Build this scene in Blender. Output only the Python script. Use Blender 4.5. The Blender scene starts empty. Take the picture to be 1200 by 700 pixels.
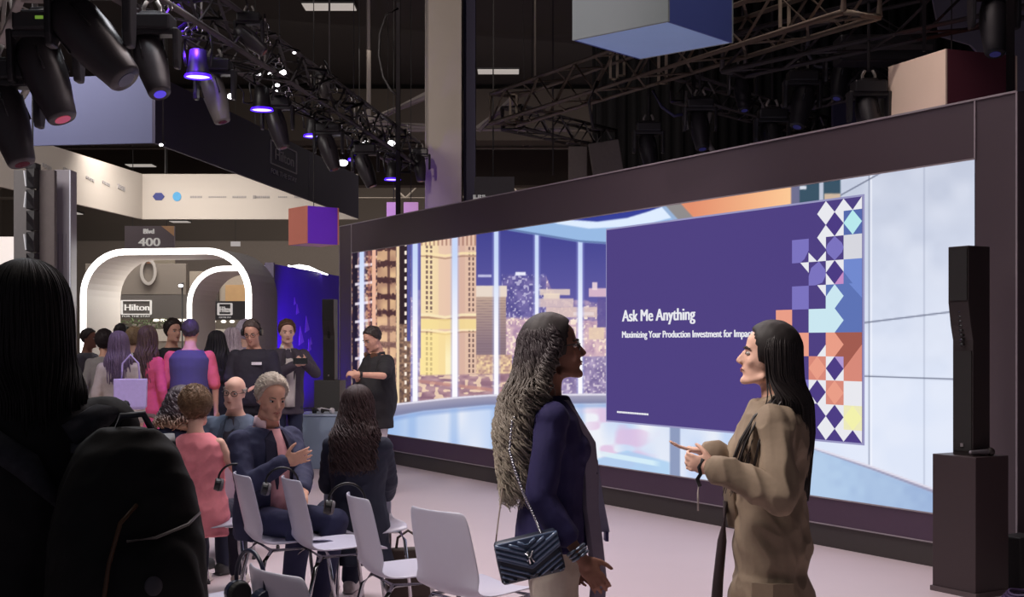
import bpy, bmesh, math, random
import numpy as np
from mathutils import Vector, Matrix, Euler
R = math.radians
random.seed(7); rng = np.random.RandomState(7)
C = bpy.context.scene.collection
sc = bpy.context.scene

# ------------------------------------------------------------------ camera, world, lights, exposure
CAMZ = 1.5; F = 1500.0; HOR = 402.0
cd = bpy.data.cameras.new('camera'); cam = bpy.data.objects.new('camera', cd); C.objects.link(cam)
cam.location = (0, 0, CAMZ); cam.rotation_euler = (R(90), 0, 0)
cd.sensor_width = 36; cd.lens = 45; cd.shift_y = (HOR-350)/1200.0; cd.clip_end = 300
cd.dof.use_dof = False
sc.camera = cam
sc.view_settings.view_transform = 'Standard'; sc.view_settings.look = 'None'
sc.view_settings.gamma = 1; sc.view_settings.exposure = 0.0; sc.view_settings.use_curve_mapping = False
w = bpy.data.worlds.new('hall_air'); sc.world = w; w.use_nodes = True
w.node_tree.nodes['Background'].inputs[0].default_value = (0.85, 0.84, 1.0, 1)
w.node_tree.nodes['Background'].inputs[1].default_value = 0.085

def aim(o, tgt):
    d = Vector(tgt)-Vector(o.location); o.rotation_euler = d.to_track_quat('-Z', 'Y').to_euler()
def area(name, loc, tgt, size, power, col, spread=180):
    l = bpy.data.lights.new(name, 'AREA'); l.shape = 'RECTANGLE'; l.size, l.size_y = size
    l.energy = power; l.color = col; l.spread = R(spread)
    o = bpy.data.objects.new(name, l); C.objects.link(o); o.location = loc; aim(o, tgt); return o
def spot(name, loc, tgt, power, col, ang=40, blend=.6, rad=.08):
    l = bpy.data.lights.new(name, 'SPOT'); l.energy = power; l.color = col
    l.spot_size = R(ang); l.spot_blend = blend; l.shadow_soft_size = rad
    o = bpy.data.objects.new(name, l); C.objects.link(o); o.location = loc; aim(o, tgt); return o
area('stage_wash', (0.6, 9.0, 6.5), (0.6, 8.2, 0), (4, 4), 150, (1, .83, .82), 120)
area('seating_wash', (-2.2, 9.5, 6.3), (-2.0, 7.6, 0), (3, 3), 115, (.90, .93, 1), 120)
area('aisle_fill', (-1.5, 3.9, 4.4), (1.1, 4.5, 1.2), (1.5, 1.5), 38, (1, .90, .84), 80)  # added fill from the left for the taupe coat and its wearer's face
area('hall_wash', (-7, 21, 9.0), (-5.5, 27, 3.5), (6, 6), 150, (1, .93, .86), 150)
area('hall_fill', (1, 33, 9.2), (0, 36, 0), (16, 10), 900, (1, .90, .82), 180)  # broad fill added to lift the trusses and the dark hall
area('booth_front_wash', (-6.5, 14.5, 6.2), (-5.2, 21, 2.8), (3, 2), 90, (1, .93, .88), 120)
spot('purple_par_beam', (-2.9, 11.0, 4.9), (-3.05, 12.7, 1.5), 2000, (.14, .03, 1), 24)
spot('purple_par_beam', (-3.9, 10.6, 4.9), (-3.8, 12.0, 1.2), 110, (.20, .05, 1), 26)
spot('purple_uplight', (-2.72, 17.2, .25), (-2.95, 19.2, 1.9), 380, (.20, .02, 1), 70)
spot('stage_left_key', (-2.6, 8.6, 5.4), (-2.2, 13.2, 1.2), 330, (1, .9, .85), 34)
spot('seat_key', (-.2, 4.6, 5.2), (-1.4, 7.0, 1.1), 150, (1, .93, .95), 38)
spot('column_fill', (-2.6, 11.5, 6.6), (-1.0, 20.0, 6.2), 600, (1, .87, .78), 40)  # unseen lamp added to brighten the column evenly
area('left_front_fill', (-6.2, 9.5, 6.2), (-6.2, 14.5, 2.4), (3, 2), 90, (1, .93, .9), 120)  # extra lamp put in to brighten the display tower
area('arch_fill', (-4.3, 18.7, 2.35), (-5.5, 18.4, 1.6), (.8, .8), 40, (1, .95, .88), 180)  # no fixture here: added to light the arch's inner wall
area('booth_fill', (-7.0, 24.6, 5.6), (-7.0, 26, 1.6), (4, 1), 160, (1, .92, .84), 150)  # added lamp that brightens the grey booth wall
area('far_wall_fill', (-6, 52, 8.8), (-6, 57, 3), (24, 3), 900, (1, .9, .82), 180)  # light put in for the otherwise black far wall
spot('cube_fill', (-1.9, 10.5, 5.2), (-2.4, 15.2, 2.9), 160, (.85, .6, 1), 9)  # added to brighten the orange and violet cube
spot('cube_fill', (1.2, 8.6, 5.6), (3.5, 10.9, 3.6), 150, (1, .93, .85), 16)  # second added lamp, lifts the peach face of the right cube
spot('wall_top_wash', (-1.0, 6.5, 5.2), (0.4, 13.0, 2.8), 120, (.9, .7, .8), 60)

# ------------------------------------------------------------------ helpers
def P(px, py, D): return Vector(((px-600)/F*D, D, CAMZ-(py-HOR)/F*D))
def s2l(c):
    c = np.asarray(c, float)/255.0
    return np.where(c <= .04045, c/12.92, ((c+.055)/1.055)**2.4)
MATS = {}
def mat(name, rgb, rough=.6, metal=0, noise=.12, scale=30, emit=None, estr=1, bump=0, alpha=1, trans=0, coat=0, spec=.5, rgb2=None, zramp=None):
    if name in MATS: return MATS[name]
    m = bpy.data.materials.new(name); m.use_nodes = True; MATS[name] = m
    nt = m.node_tree; b = nt.nodes['Principled BSDF']
    col = tuple(s2l(rgb))+(1,)
    b.inputs['Roughness'].default_value = rough; b.inputs['Metallic'].default_value = metal
    b.inputs['Specular IOR Level'].default_value = spec
    b.inputs['Coat Weight'].default_value = coat
    b.inputs['Alpha'].default_value = alpha; b.inputs['Transmission Weight'].default_value = trans
    if emit is not None:
        b.inputs['Emission Color'].default_value = tuple(s2l(emit))+(1,); b.inputs['Emission Strength'].default_value = estr
    tc = nt.nodes.new('ShaderNodeTexCoord')
    n = nt.nodes.new('ShaderNodeTexNoise'); n.inputs['Scale'].default_value = scale; n.inputs['Detail'].default_value = 4
    nt.links.new(tc.outputs['Object'], n.inputs['Vector'])
    mx = nt.nodes.new('ShaderNodeMix'); mx.data_type = 'RGBA'
    nt.links.new(n.outputs['Fac'], mx.inputs['Factor'])
    c2 = tuple(s2l(rgb2))+(1,) if rgb2 is not None else tuple(min(1, v*(1-noise)) for v in col[:3])+(1,)
    c1 = col if rgb2 is not None else tuple(min(1, v*(1+noise)) for v in col[:3])+(1,)
    mx.inputs['A'].default_value = c1; mx.inputs['B'].default_value = c2
    out = mx.outputs['Result']
    if zramp:   # dyed ends: (z0, z1, rgb at z0)
        sp = nt.nodes.new('ShaderNodeSeparateXYZ'); nt.links.new(tc.outputs['Object'], sp.inputs[0])
        mr = nt.nodes.new('ShaderNodeMapRange'); mr.inputs['From Min'].default_value = zramp[0]; mr.inputs['From Max'].default_value = zramp[1]
        nt.links.new(sp.outputs['Z'], mr.inputs['Value'])
        m2 = nt.nodes.new('ShaderNodeMix'); m2.data_type = 'RGBA'; nt.links.new(mr.outputs['Result'], m2.inputs['Factor'])
        m2.inputs['A'].default_value = tuple(s2l(zramp[2]))+(1,); nt.links.new(out, m2.inputs['B']); out = m2.outputs['Result']
    nt.links.new(out, b.inputs['Base Color'])
    if bump:
        bp = nt.nodes.new('ShaderNodeBump'); bp.inputs['Strength'].default_value = bump; bp.inputs['Distance'].default_value = .01
        nt.links.new(n.outputs['Fac'], bp.inputs['Height']); nt.links.new(bp.outputs['Normal'], b.inputs['Normal'])
    return m

def ngon_ring(c, ax, ay, rx, ry, n): return [c+ax*(rx*math.cos(2*math.pi*i/n))+ay*(ry*math.sin(2*math.pi*i/n)) for i in range(n)]
def basis(d):
    d = Vector(d).normalized(); up = Vector((0, 0, 1)) if abs(d.z) < .95 else Vector((0, 1, 0))
    x = d.cross(up).normalized(); y = x.cross(d).normalized(); return x, y
class MB:
    def __init__(s): s.v = []; s.f = []; s.m = []
    def add(s, vs, fs, mi=0):
        o = len(s.v); s.v += [tuple(v) for v in vs]; s.f += [tuple(o+i for i in f) for f in fs]; s.m += [mi]*len(fs)
    def box(s, c, size, rot=None, mi=0, mx=None):
        c = Vector(c); h = Vector(size)/2
        vs = [Vector((x*h.x, y*h.y, z*h.z)) for x in (-1, 1) for y in (-1, 1) for z in (-1, 1)]
        if rot is not None: E = Euler(rot).to_matrix(); vs = [E@v for v in vs]
        vs = [v+c for v in vs]
        if mx is not None: vs = [mx@v for v in vs]
        s.add(vs, [(0, 1, 3, 2), (4, 6, 7, 5), (0, 4, 5, 1), (2, 3, 7, 6), (0, 2, 6, 4), (1, 5, 7, 3)], mi); return s
    def rings(s, rs, mi=0, cap=True):
        n = len(rs[0]); o = len(s.v)
        for r in rs: s.v += [tuple(p) for p in r]
        for k in range(len(rs)-1):
            for i in range(n):
                a = o+k*n+i; b = o+k*n+(i+1) % n
                s.f.append((a, b, b+n, a+n)); s.m.append(mi)
        if cap:
            s.f.append(tuple(o+i for i in range(n))[::-1]); s.m.append(mi)
            s.f.append(tuple(o+(len(rs)-1)*n+i for i in range(n))); s.m.append(mi)
        return s
    def tube(s, pts, r, n=8, mi=0):
        pts = [Vector(p) for p in pts]; rr = r if isinstance(r, (list, tuple)) else [r]*len(pts)
        rs = []; x0 = None
        for i, p in enumerate(pts):
            d = (pts[min(i+1, len(pts)-1)]-pts[max(i-1, 0)])
            if d.length < 1e-7: d = Vector((0, 0, 1))
            d.normalize()
            if x0 is None: x, y = basis(d)
            else:
                x = x0-d*x0.dot(d)
                if x.length < 1e-4: x, y = basis(d)
                else: x.normalize(); y = d.cross(x)
            x0 = x; rs.append(ngon_ring(p, x, y, rr[i], rr[i], n))
        return s.rings(rs, mi)
    def cap(s, p0, r0, p1, r1, n=14, mi=0):       # tapered limb with round ends
        p0, p1 = Vector(p0), Vector(p1); d = (p1-p0); L = d.length
        if L < 1e-5: return s.ell(p0, (r0, r0, r0))
        d /= L; x, y = basis(d); rs = []
        for a in (-80, -50, -20): rs.append(ngon_ring(p0+d*(r0*math.sin(R(a))), x, y, r0*math.cos(R(a)), r0*math.cos(R(a)), n))
        for k in range(0, 4): t = k/3; r = r0+(r1-r0)*t; rs.append(ngon_ring(p0+d*(L*t), x, y, r, r, n))
        for a in (20, 50, 80): rs.append(ngon_ring(p1+d*(r1*math.sin(R(a))), x, y, r1*math.cos(R(a)), r1*math.cos(R(a)), n))
        return s.rings(rs, mi)
    def ell(s, c, r, mx=None, n=18, mi=0):
        c = Vector(c); rs = []
        for k in range(1, 12):
            a = math.pi*(k/12-.5); z = math.sin(a)*r[2]; q = math.cos(a)
            ring = [Vector((r[0]*q*math.cos(2*math.pi*i/n), r[1]*q*math.sin(2*math.pi*i/n), z))+c for i in range(n)]
            if mx is not None: ring = [mx@v for v in ring]
            rs.append(ring)
        return s.rings(rs, mi)
    def cyl(s, p0, p1, r0, r1=None, n=20, mi=0):
        p0, p1 = Vector(p0), Vector(p1); x, y = basis(p1-p0); r1 = r0 if r1 is None else r1
        return s.rings([ngon_ring(p0, x, y, r0, r0, n), ngon_ring(p1, x, y, r1, r1, n)], mi)
    def prism(s, poly, y0, y1, mi=0):             # polygon in local x,z extruded along y
        n = len(poly); vs = [(x, y0, z) for x, z in poly]+[(x, y1, z) for x, z in poly]
        fs = [tuple(range(n)), tuple(range(n, 2*n))[::-1]]+[(i, i+n, (i+1) % n+n, (i+1) % n) for i in range(n)]
        s.add(vs, fs, mi); return s
    def xform(s, M): s.v = [tuple(M@Vector(v)) for v in s.v]; return s
    def mesh(s, name, mats=None):
        me = bpy.data.meshes.new(name); me.from_pydata(s.v, [], s.f); me.update()
        if mats:
            for m in (mats if isinstance(mats, (list, tuple)) else [mats]): me.materials.append(m)
            me.polygons.foreach_set('material_index', s.m)
        return me
    def build(s, name, mats, parent=None, smooth=False, bevel=0, label=None, fix=True):
        me = s.mesh(name, mats)
        if fix:
            bm = bmesh.new(); bm.from_mesh(me); bmesh.ops.recalc_face_normals(bm, faces=bm.faces); bm.to_mesh(me); bm.free()
        if smooth: me.polygons.foreach_set('use_smooth', [True]*len(me.polygons))
        o = bpy.data.objects.new(name, me); C.objects.link(o)
        if parent: o.parent = parent
        if bevel:
            b = o.modifiers.new('bevel', 'BEVEL'); b.width = bevel; b.segments = 2; b.limit_method = 'ANGLE'
        if label: o['label'] = label
        return o
def thing(name, label, cat, loc=(0, 0, 0), rz=0, group=None, rot=None):
    o = bpy.data.objects.new(name, None); C.objects.link(o); o.location = loc
    o.rotation_euler = rot if rot is not None else (0, 0, rz)
    o.empty_display_size = .1
    o['label'] = label; o['category'] = cat
    if group: o['group'] = group
    return o
def tag(o, label, cat, group=None, kind=None):
    o['label'] = label; o['category'] = cat
    if group: o['group'] = group
    if kind: o['kind'] = kind
    return o
def struct(o): o['kind'] = 'structure'; return o
def Mof(o): return Matrix.LocRotScale(o.location, o.rotation_euler, o.scale)
def text(parent, name, s, x0, x1, zb, zt, y, m, depth=.004, dbl=.0, label=None, bycap=True):
    cu = bpy.data.curves.new('t', 'FONT'); cu.body = s; cu.size = 1; cu.extrude = 0.0
    o = bpy.data.objects.new('t', cu); C.objects.link(o)
    dg = bpy.context.evaluated_depsgraph_get(); me = bpy.data.meshes.new_from_object(o.evaluated_get(dg))
    bpy.data.objects.remove(o); bpy.data.curves.remove(cu)
    n = len(me.vertices); co = np.empty(n*3); me.vertices.foreach_get('co', co); co = co.reshape(-1, 3)
    mn, mx_ = co.min(0), co.max(0)
    caph = .73 if bycap else mx_[1]
    nx = x0+(co[:, 0]-mn[0])/(mx_[0]-mn[0])*(x1-x0); nz = zb+co[:, 1]/caph*(zt-zb)
    co = np.stack([nx, np.full(n, y), nz], 1); me.vertices.foreach_set('co', co.ravel())
    if dbl:
        bm = bmesh.new(); bm.from_mesh(me); me2 = me.copy(); c2 = co.copy(); c2[:, 0] += dbl; c2[:, 1] -= .0006; me2.vertices.foreach_set('co', c2.ravel()); bm.from_mesh(me2); bm.to_mesh(me); bm.free()
    me.materials.clear(); me.materials.append(m); me.name = name
    ob = bpy.data.objects.new(name, me); C.objects.link(ob); ob.parent = parent
    md = ob.modifiers.new('thick', 'SOLIDIFY'); md.thickness = depth; md.offset = 0
    if label: ob['label'] = label
    return ob

# ------------------------------------------------------------------ the room
floor_m = mat('floor_vinyl', (205, 188, 192), .42, noise=.05, scale=1.2, spec=.35)
o = MB().box((0, 28, -.05), (60, 70, .1)).build('floor', floor_m); struct(o)
ceil_m = mat('ceiling_dark', (42, 38, 36), .9, scale=2)
wall_m = mat('hall_wall', (92, 84, 78), .9, noise=.1, scale=.6)
struct(MB().box((0, 28, 9.6), (60, 70, .2)).build('ceiling', ceil_m))
struct(MB().box((0, 60, 4.7), (60, .3, 9.7)).build('wall_back', wall_m))
struct(MB().box((-24, 28, 4.7), (.3, 64, 9.7)).build('wall_left', wall_m))
struct(MB().box((24, 28, 4.7), (.3, 64, 9.7)).build('wall_right', wall_m))
dark_duct = mat('soffit_paint', (74, 66, 60), .9, noise=.15, scale=.8)
# broad soffit beams under the roof
struct(MB().box((-6, 40, 8.55), (34, 1.0, 1.6)).build('trim_1', dark_duct, bevel=.02))
struct(MB().box((0, 50, 8.3), (44, .8, 1.4)).build('trim_2', dark_duct, bevel=.02))
pale_steel = mat('roof_steel', (120, 112, 104), .7)
b = MB()
for y, z in ((44, 8.2), (54, 7.6)):
    b.tube([(-22, y, z), (22, y, z)], .07, 6); b.tube([(-22, y, z+1.2), (22, y, z+1.2)], .07, 6)
    for i in range(18):
        x = -22+i*2.5; b.tube([(x, y, z), (x+1.25, y, z+1.2), (x+2.5, y, z)], .05, 5)
struct(b.build('trim_3', pale_steel))
b = MB()
b.tube([P(432, 143, 27), P(500, 112, 27)], .09, 6); b.tube([P(432, 143, 27), P(505, 150, 27)], .09, 6)
b.tube([P(560, 152, 27), P(600, 118, 27)], .09, 6); b.tube([P(420, 152, 27), P(740, 152, 27)], .06, 6)
b.tube([P(432, 143, 27), P(432, 143, 27)+Vector((0, 0, 3.4))], .05, 6)
struct(b.build('trim_4', pale_steel))
struct(MB().box((-8, 59.2, 3.1), (28, .5, 6.2)).build('trim_5', mat('far_booth_wall', (120, 112, 105), .8), bevel=.02))
def rows_of_cans():
    pass
# ceiling light troffers hung under the roof
lm = mat('light_panel', (200, 195, 190), emit=(205, 198, 190), estr=.55)
lh = mat('light_housing', (52, 50, 50), .6)
tro = [(386, 8, 30, 1.2), (584, 84, 37.5, 1.2), (586, 184, 50, 1.2), (640, 167, 50, 1.1), (862, 167, 50, .7), (165, 194, 44, .9),
       (883, 82, 30, .6), (560, 152, 46, .8), (211, 260, 50, .7), (520, 236, 55, .8), (434, 152, 48, .6), (640, 200, 54, 1.3), (88, 250, 40, .3)]
for i, (px, py, D, wd) in enumerate(tro):
    p = P(px, py, D)
    where = ['nearest to the top edge, above the lighting truss', 'right of the square column, high up', 'low beside the square column', 'behind the end of the right truss',
             'above the video wall top edge', 'over the white hanging banner', 'just under the right truss, violet tinted', 'close to the column side', 'under the white banner band',
             'between column and pink box', 'at the left truss end', 'far, low over the video wall', 'between the white banner and the arch'][i]
    t = thing('ceiling_light', 'flat rectangular ceiling light '+where, 'light', p, 0, 'ceiling lights of the hall')
    MB().box((0, 0, .03), (wd+.06, .66, .05)).build('housing', lh, t)
    MB().box((0, 0, -.005), (wd, .6, .02)).build('diffuser', lm, t)
    MB().tube([(-wd*.4, 0, .05), (-wd*.4, 0, 9.49-p.z)], .008, 5).tube([(wd*.4, 0, .05), (wd*.4, 0, 9.49-p.z)], .008, 5).build('cable', lh, t)

# square column
col_m = mat('column_plaster', (176, 165, 156), .8, noise=.06, scale=3)
cf = P(498, 402, 20.0); cr = P(541, 402, 20.0)
b = MB().box(((cf.x+cr.x)/2, 20.29, 4.75), (cr.x-cf.x, .58, 9.5)); struct(b.build('trim_6', col_m, bevel=.01))
b = MB().box((cr.x+.11, 20.5, 4.75), (.19, .4, 9.5)); struct(b.build('trim_7', mat('column_side', (60, 56, 82), .7)))  # side of the column, a darker purple than its face

# ------------------------------------------------------------------ video wall
A = P(1143, 402, 2250/272.45); u = Vector((-.5078, .8615, 0)).normalized()
WR = math.atan2(-u.y, -u.x)
def wl(px, py=HOR, off=0.0):      # photo pixel on the wall plane -> wall local (x, z)
    t = (px-600)/F; s = (t*A.y-A.x)/(u.x-t*u.y); Y = A.y+s*u.y
    return -s, CAMZ-(py-HOR)*Y/F
wall = thing('led_video_wall', 'long dark framed LED video wall showing a purple slide over a city night view', 'video wall', (A.x, A.y, 0), WR)
frame_m = mat('wall_laminate', (88, 76, 82), .45, noise=.05, scale=2)
kick_m = mat('wall_kick', (68, 62, 60), .5, noise=.05)
line_m = mat('edge_trim', (165, 155, 160), .4)
xl = wl(398)[0]; xsl = wl(412)[0]; xr = wl(1192)[0]
ztop = 3.07; zs0 = wl(1088, 600.5)[1]; zs1 = wl(1143, 187)[1]
dp = .55
xfar = xr+2.6
b = MB().box(((xl+xr)/2, dp/2, (zs1+ztop)/2), (xr-xl, dp, ztop-zs1)); b.build('top_frame', frame_m, wall)
MB().box(((xl+xsl)/2, dp/2, zs1/2), (xsl-xl, dp, zs1)).build('side_frame', frame_m, wall)
MB().box((xr/2, dp/2, zs1/2+.07), (xr, dp, zs1-.14)).build('side_frame', frame_m, wall)
MB().box((xsl/2, dp/2, (.166+zs0)/2), (-xsl, dp, zs0-.166)).build('lower_panel', mat('wall_lower', (84, 64, 84), .45, noise=.05), wall)
MB().box((xsl/2, dp/2+.01, .083), (-xsl, dp, .166)).build('kick_board', kick_m, wall)
MB().box((xr+1.3, .35, ztop/2), (2.6, .3, ztop)).build('side_return', mat('wall_return', (62, 50, 62), .6), wall)
b = MB()
b.box((xsl/2, -.004, .166), (-xsl, .008, .008)); b.box((xsl/2, -.004, zs0-.004), (-xsl, .008, .010)); b.box((xsl/2, -.004, zs1+.004), (-xsl, .008, .010))
b.box(((xl+xr)/2, -.004, ztop), (xr-xl, .008, .012)); b.box((.0, -.004, (zs1+ztop)/2), (.012, .008, ztop-zs1)); b.box((xsl, -.004, ztop/2), (.012, .008, ztop))
b.box((xr, -.004, ztop/2), (.012, .008, ztop)); b.box((xl, -.002, ztop/2), (.01, .008, ztop))
b.build('edge_trim', line_m, wall)

# screen picture: a colour per LED point of the wall
tab = rng.rand(256, 256)
def vn(x, y, s, seed=0):
    x = x/s+seed*17.3; y = y/s+seed*31.7; xi = np.floor(x).astype(int); yi = np.floor(y).astype(int); fx = x-xi; fy = y-yi
    fx = fx*fx*(3-2*fx); fy = fy*fy*(3-2*fy); g = lambda a, b: tab[a % 256, b % 256]
    return (g(xi, yi)*(1-fx)+g(xi+1, yi)*fx)*(1-fy)+(g(xi, yi+1)*(1-fx)+g(xi+1, yi+1)*fx)*fy
def picture(x, y):
    col = np.zeros(x.shape+(3,))
    def put(m, c, a=1.0):
        m = np.clip(m, 0, 1)*a
        if m.ndim == col.ndim-1: m = m[..., None]
        col[:] = col*(1-m)+np.asarray(c, float)*m
    band = lambda v, a, b_, s=.8: np.clip((v-a)/max(s, 1.2)+.5, 0, 1)*np.clip((b_-v)/max(s, 1.2)+.5, 0, 1)
    up = lambda v, a, s=1.8: np.clip((v-a)/s+.5, 0, 1)
    lerp = lambda a, b_, t: np.asarray(a, float)*(1-t[..., None])+np.asarray(b_, float)*t[..., None]
    I = lambda xs, ys: np.interp(x, xs, ys)
    put(np.ones_like(x), lerp((58, 60, 138), (112, 104, 172), np.clip((y-250)/150, 0, 1)))
    # skyline
    n1 = .6*vn(x, y, 6, 1)+.4*vn(x, y, 3, 21); n2 = vn(x, y, 2.2, 2); n3 = vn(x, y, 9, 3)
    sky = I([545, 585, 592, 600, 640, 645, 655, 690, 720], [345, 340, 325, 322, 322, 335, 348, 350, 352])+5*vn(x, x*0, 6, 5)
    city = lerp((88, 80, 150), (205, 175, 195), n1*.9+.1*n3)
    put(up(y, sky), city); put(up(y, sky)*up(n2, .74, .08), (250, 232, 225), .85)
    put(up(y, 372+6*n3), lerp((165, 130, 165), (240, 208, 204), n1)); put(up(y, 372)*up(n2, .70, .08), (255, 236, 214), .8)
    put(up(y, 418), lerp((105, 90, 140), (190, 172, 205), n1)); put(up(y, 418)*up(n2, .72, .1), (235, 222, 230), .7)
    m = band(x, 588, 640)*band(y, 322, 372, 3); put(m, lerp((70, 66, 132), (118, 110, 176), n1), .8); put(m*up(n2, .72, .1), (220, 214, 240), .6)
    put(band(x, 604, 616)*band(y, 319, 323), (235, 235, 250))
    for (a, b_, t, bt, c) in ((632, 668, 339, 346, (226, 205, 196)), (637, 656, 344, 352, (240, 220, 200)), (628, 672, 350, 360, (216, 192, 192)), (640, 700, 360, 372, (222, 196, 190)),
                              (690, 712, 338, 348, (226, 190, 205)), (694, 700, 331, 340, (240, 215, 220)), (700, 712, 349, 384, (96, 84, 150)), (690, 708, 384, 398, (232, 205, 180)), (672, 696, 366, 370, (232, 214, 214))):
        put(band(x, a, b_)*band(y, t, bt), c, .9)
    # slab hotel
    m = band(x, 556, 593)*band(y, 336, 436); put(m, lerp((196, 168, 150), (140, 118, 128), np.clip((y-345)/60, 0, 1)))
    put(m*up(np.sin(y*2.0), .3, .6)*up(y, 350), (120, 98, 110), .35); put(band(x, 554, 594)*band(y, 335, 348), (232, 216, 202))
    put(band(x, 560, 576)*band(y, 322, 325+0*x), (190, 190, 225)); put(band(x, 556, 600)*band(y, 416, 440), lerp((170, 130, 130), (250, 220, 170), n2))
    # tower
    m = band(x, 492, 558)*up(270-y+400, 0)*band(y, 240, 442)
    tx = (x-492)/66.0
    put(m, lerp((246, 222, 176), (226, 190, 168), np.clip((tx-.2)*2, 0, 1)))
    put(m*band(x, 514, 528), (232, 196, 176), .7); put(m*band(x, 531, 545), (212, 172, 158), .6)
    wy = up(np.sin((y+I([492, 558], [0, -3]))*1.05), -.45, .5)
    for a, b_ in ((499, 501.5), (504, 506.5), (549, 551), (553.5, 555.5)): put(m*band(x, a, b_)*wy*up(y, 288)*(1-band(y, 366, 386)), (92, 68, 70), .8)
    for t, bt, c, al in ((296, 299, (250, 226, 178), .9), (300, 301.5, (150, 110, 90), .7), (368, 371, (250, 232, 190), .9), (371.5, 374, (160, 115, 95), .7), (386, 388.5, (255, 236, 190), .9), (389, 390.5, (170, 125, 100), .6)):
        yy = y-2.5*np.clip(1-np.abs(tx-.45)*4, -.2, 1); put(m*band(yy, t, bt), c, al)
    put(m*band(y, 374, 386), (246, 222, 150), .8); put(m*up(y, 390)*band(x, 492, 529), (255, 232, 150), .65); put(m*up(y, 405, 30)*band(x, 522, 536), (255, 244, 200), .8)
    put(m*band(y, 262, 288)*up(np.sin(x*1.3), .2, .4), (150, 104, 92), .6)
    put(band(x, 484, 493)*band(y, 282, 420), (88, 84, 160)); put(band(x, 484, 493)*up(y, 340)*up(n1, .5), (225, 190, 190), .7)
    # left tower block
    m = up(481-x, 0)
    put(m*1.0, lerp((44, 34, 48), (110, 74, 84), n3)); put(m*up(n2, .55, .25)*up(y, 300), (226, 170, 130), .75); put(m*up(n1, .72, .1), (255, 232, 205), .7)
    put(band(x, 442, 464), lerp((170, 128, 108), (236, 196, 150), n3)); put(band(x, 442, 464)*up(np.sin(y*.33)+n2-.5, .45, .5), (66, 40, 46), .9); put(band(x, 454, 457), (80, 50, 52), .8)
    put(band(x, 442, 464)*up(y, 372)*up(n2, .45), (235, 190, 160), .6); put(band(x, 413, 419), (34, 26, 44))
    put(band(x, 468, 480), (48, 34, 40)); put(band(x, 468, 480)*up(y, 380)*up(n2, .42), (225, 180, 140), .85)
    put(band(x, 474, 476.6)*up(np.sin(y*.62), .2, .3), (255, 240, 225)); put(band(x, 477, 481)*up(400-y, 0), (84, 84, 150))
    for yy in (311, 332, 355, 376, 397, 419, 440, 458): put(band(x, 416, 440)*band(y+(x-428)*.13, yy-1.6, yy+1.6), (250, 238, 245), .9)
    put(band(x, 431, 434.5)*up(n1, .3), (210, 130, 110), .7); put(band(x, 436, 440.5), (238, 184, 158)); put(band(x, 464.5, 468), (236, 208, 168))
    # street
    s0 = I([440, 461, 533, 574, 712], [478, 474, 466, 463, 463])
    st = I([440, 500, 600], [438, 440, 438])
    m = up(y, st, 2)*band(x, 484, 604, 1); put(m, lerp((140, 104, 122), (198, 160, 164), vn(x*.35, y, 3, 8))); put(m*up(vn(x*.6, y, 3, 9), .66, .1), (255, 226, 190), .75); put(m*band(y-(x-500)*.12, 446, 450), (196, 140, 130), .7)
    # light strips (window mullions)
    for c, w_, y0 in ((424, 2.6, 0), (486.5, 2.9, 0), (533, 3.1, 0), (581.5, 2.5, 0), (629, 2.1, 275), (680, 2.5, 282)):
        put(band(x, c-w_-1.6, c+w_+1.6, 3)*up(y, y0), (170, 180, 240), .5); put(band(x, c-w_, c+w_, 1.2)*up(y, y0), lerp((200, 216, 248), (252, 250, 255), np.clip((y-300)/90, 0, 1)))
    # ceiling ring
    yc = I([590, 629, 680, 712, 800], [269, 275.5, 284, 286, 280]); m = up(yc-y, 0)*up(x, 594, 3)
    put(m, (152, 186, 228)); put(m*band(y, yc-2.2, yc), (98, 120, 170))
    lo = I([640, 654, 690, 730, 765, 792], [258, 262.5, 268, 266, 261, 254]); hi = I([660, 672, 700, 735, 760, 778], [256, 258, 260, 255.5, 248, 241.5])
    put(up(lo-y, 0)*up(x, 640, 4), (222, 236, 255)); put(up(hi-y, 0)*up(x, 668, 8), (52, 62, 150))
    xx = np.where(y < 320, x-(y-250)*.9, 0); x_ = x; x = np.where(y < 320, x, 0)
    put(up(xx, 782, 1.5), (150, 176, 212)); put(up(xx, 788, 2), (142, 138, 138)); put(up(xx, 808, 2), lerp((226, 142, 108), (252, 200, 150), np.clip((x-810)/115, 0, 1)))
    put(up(x, 892, 3)*up(258-(x-892)*.2-y+(x-892)*.0, 0)*0, (0, 0, 0)); put(up(x, 927), (110, 110, 142)); put(up(x, 937), (56, 82, 100)); put(band(x, 937, 945)*band(y, 218, 222), (215, 220, 232)); put(band(x, 960, 965), (190, 196, 214)); put(band(x, 966, 985)*up(y, 227), (205, 182, 160))
    x = x_
    # panelled wall at right
    m = np.maximum(up(x, 985), up(x, 925)*up(y, 330)); put(m, lerp((196, 203, 222), (222, 230, 248), np.clip((y-200)/260+.12*n3-.06, 0, 1)))
    soft = vn(x, y, 26, 12); put(m*up(soft, .5, .5), (236, 240, 252), .35)
    for c, a in ((1018.5, .9), (1083, .5)): put(m*band(x, c-.6, c+.6), (136, 144, 168), a)
    put(m*band(x, 1020, 1022), (244, 246, 255), .7)
    for (x0, y0, x1, y1) in ((1012, 378.5, 1112, 366), (1012, 441, 1143, 445.5), (985, 229, 1037, 200)):
        yl = y0+(x-x0)*(y1-y0)/(x1-x0); put(m*band(y, yl-.8, yl+.8)*band(x, x0, x1 if x1 != 1112 else 1143), (96, 102, 126), .9)
    # curb and glossy floor
    s1 = I([440, 458, 496, 570, 712, 760, 860, 958, 1024, 1090, 1143], [492, 489, 482, 475, 473, 474, 492, 529, 552, 577, 598])
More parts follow.
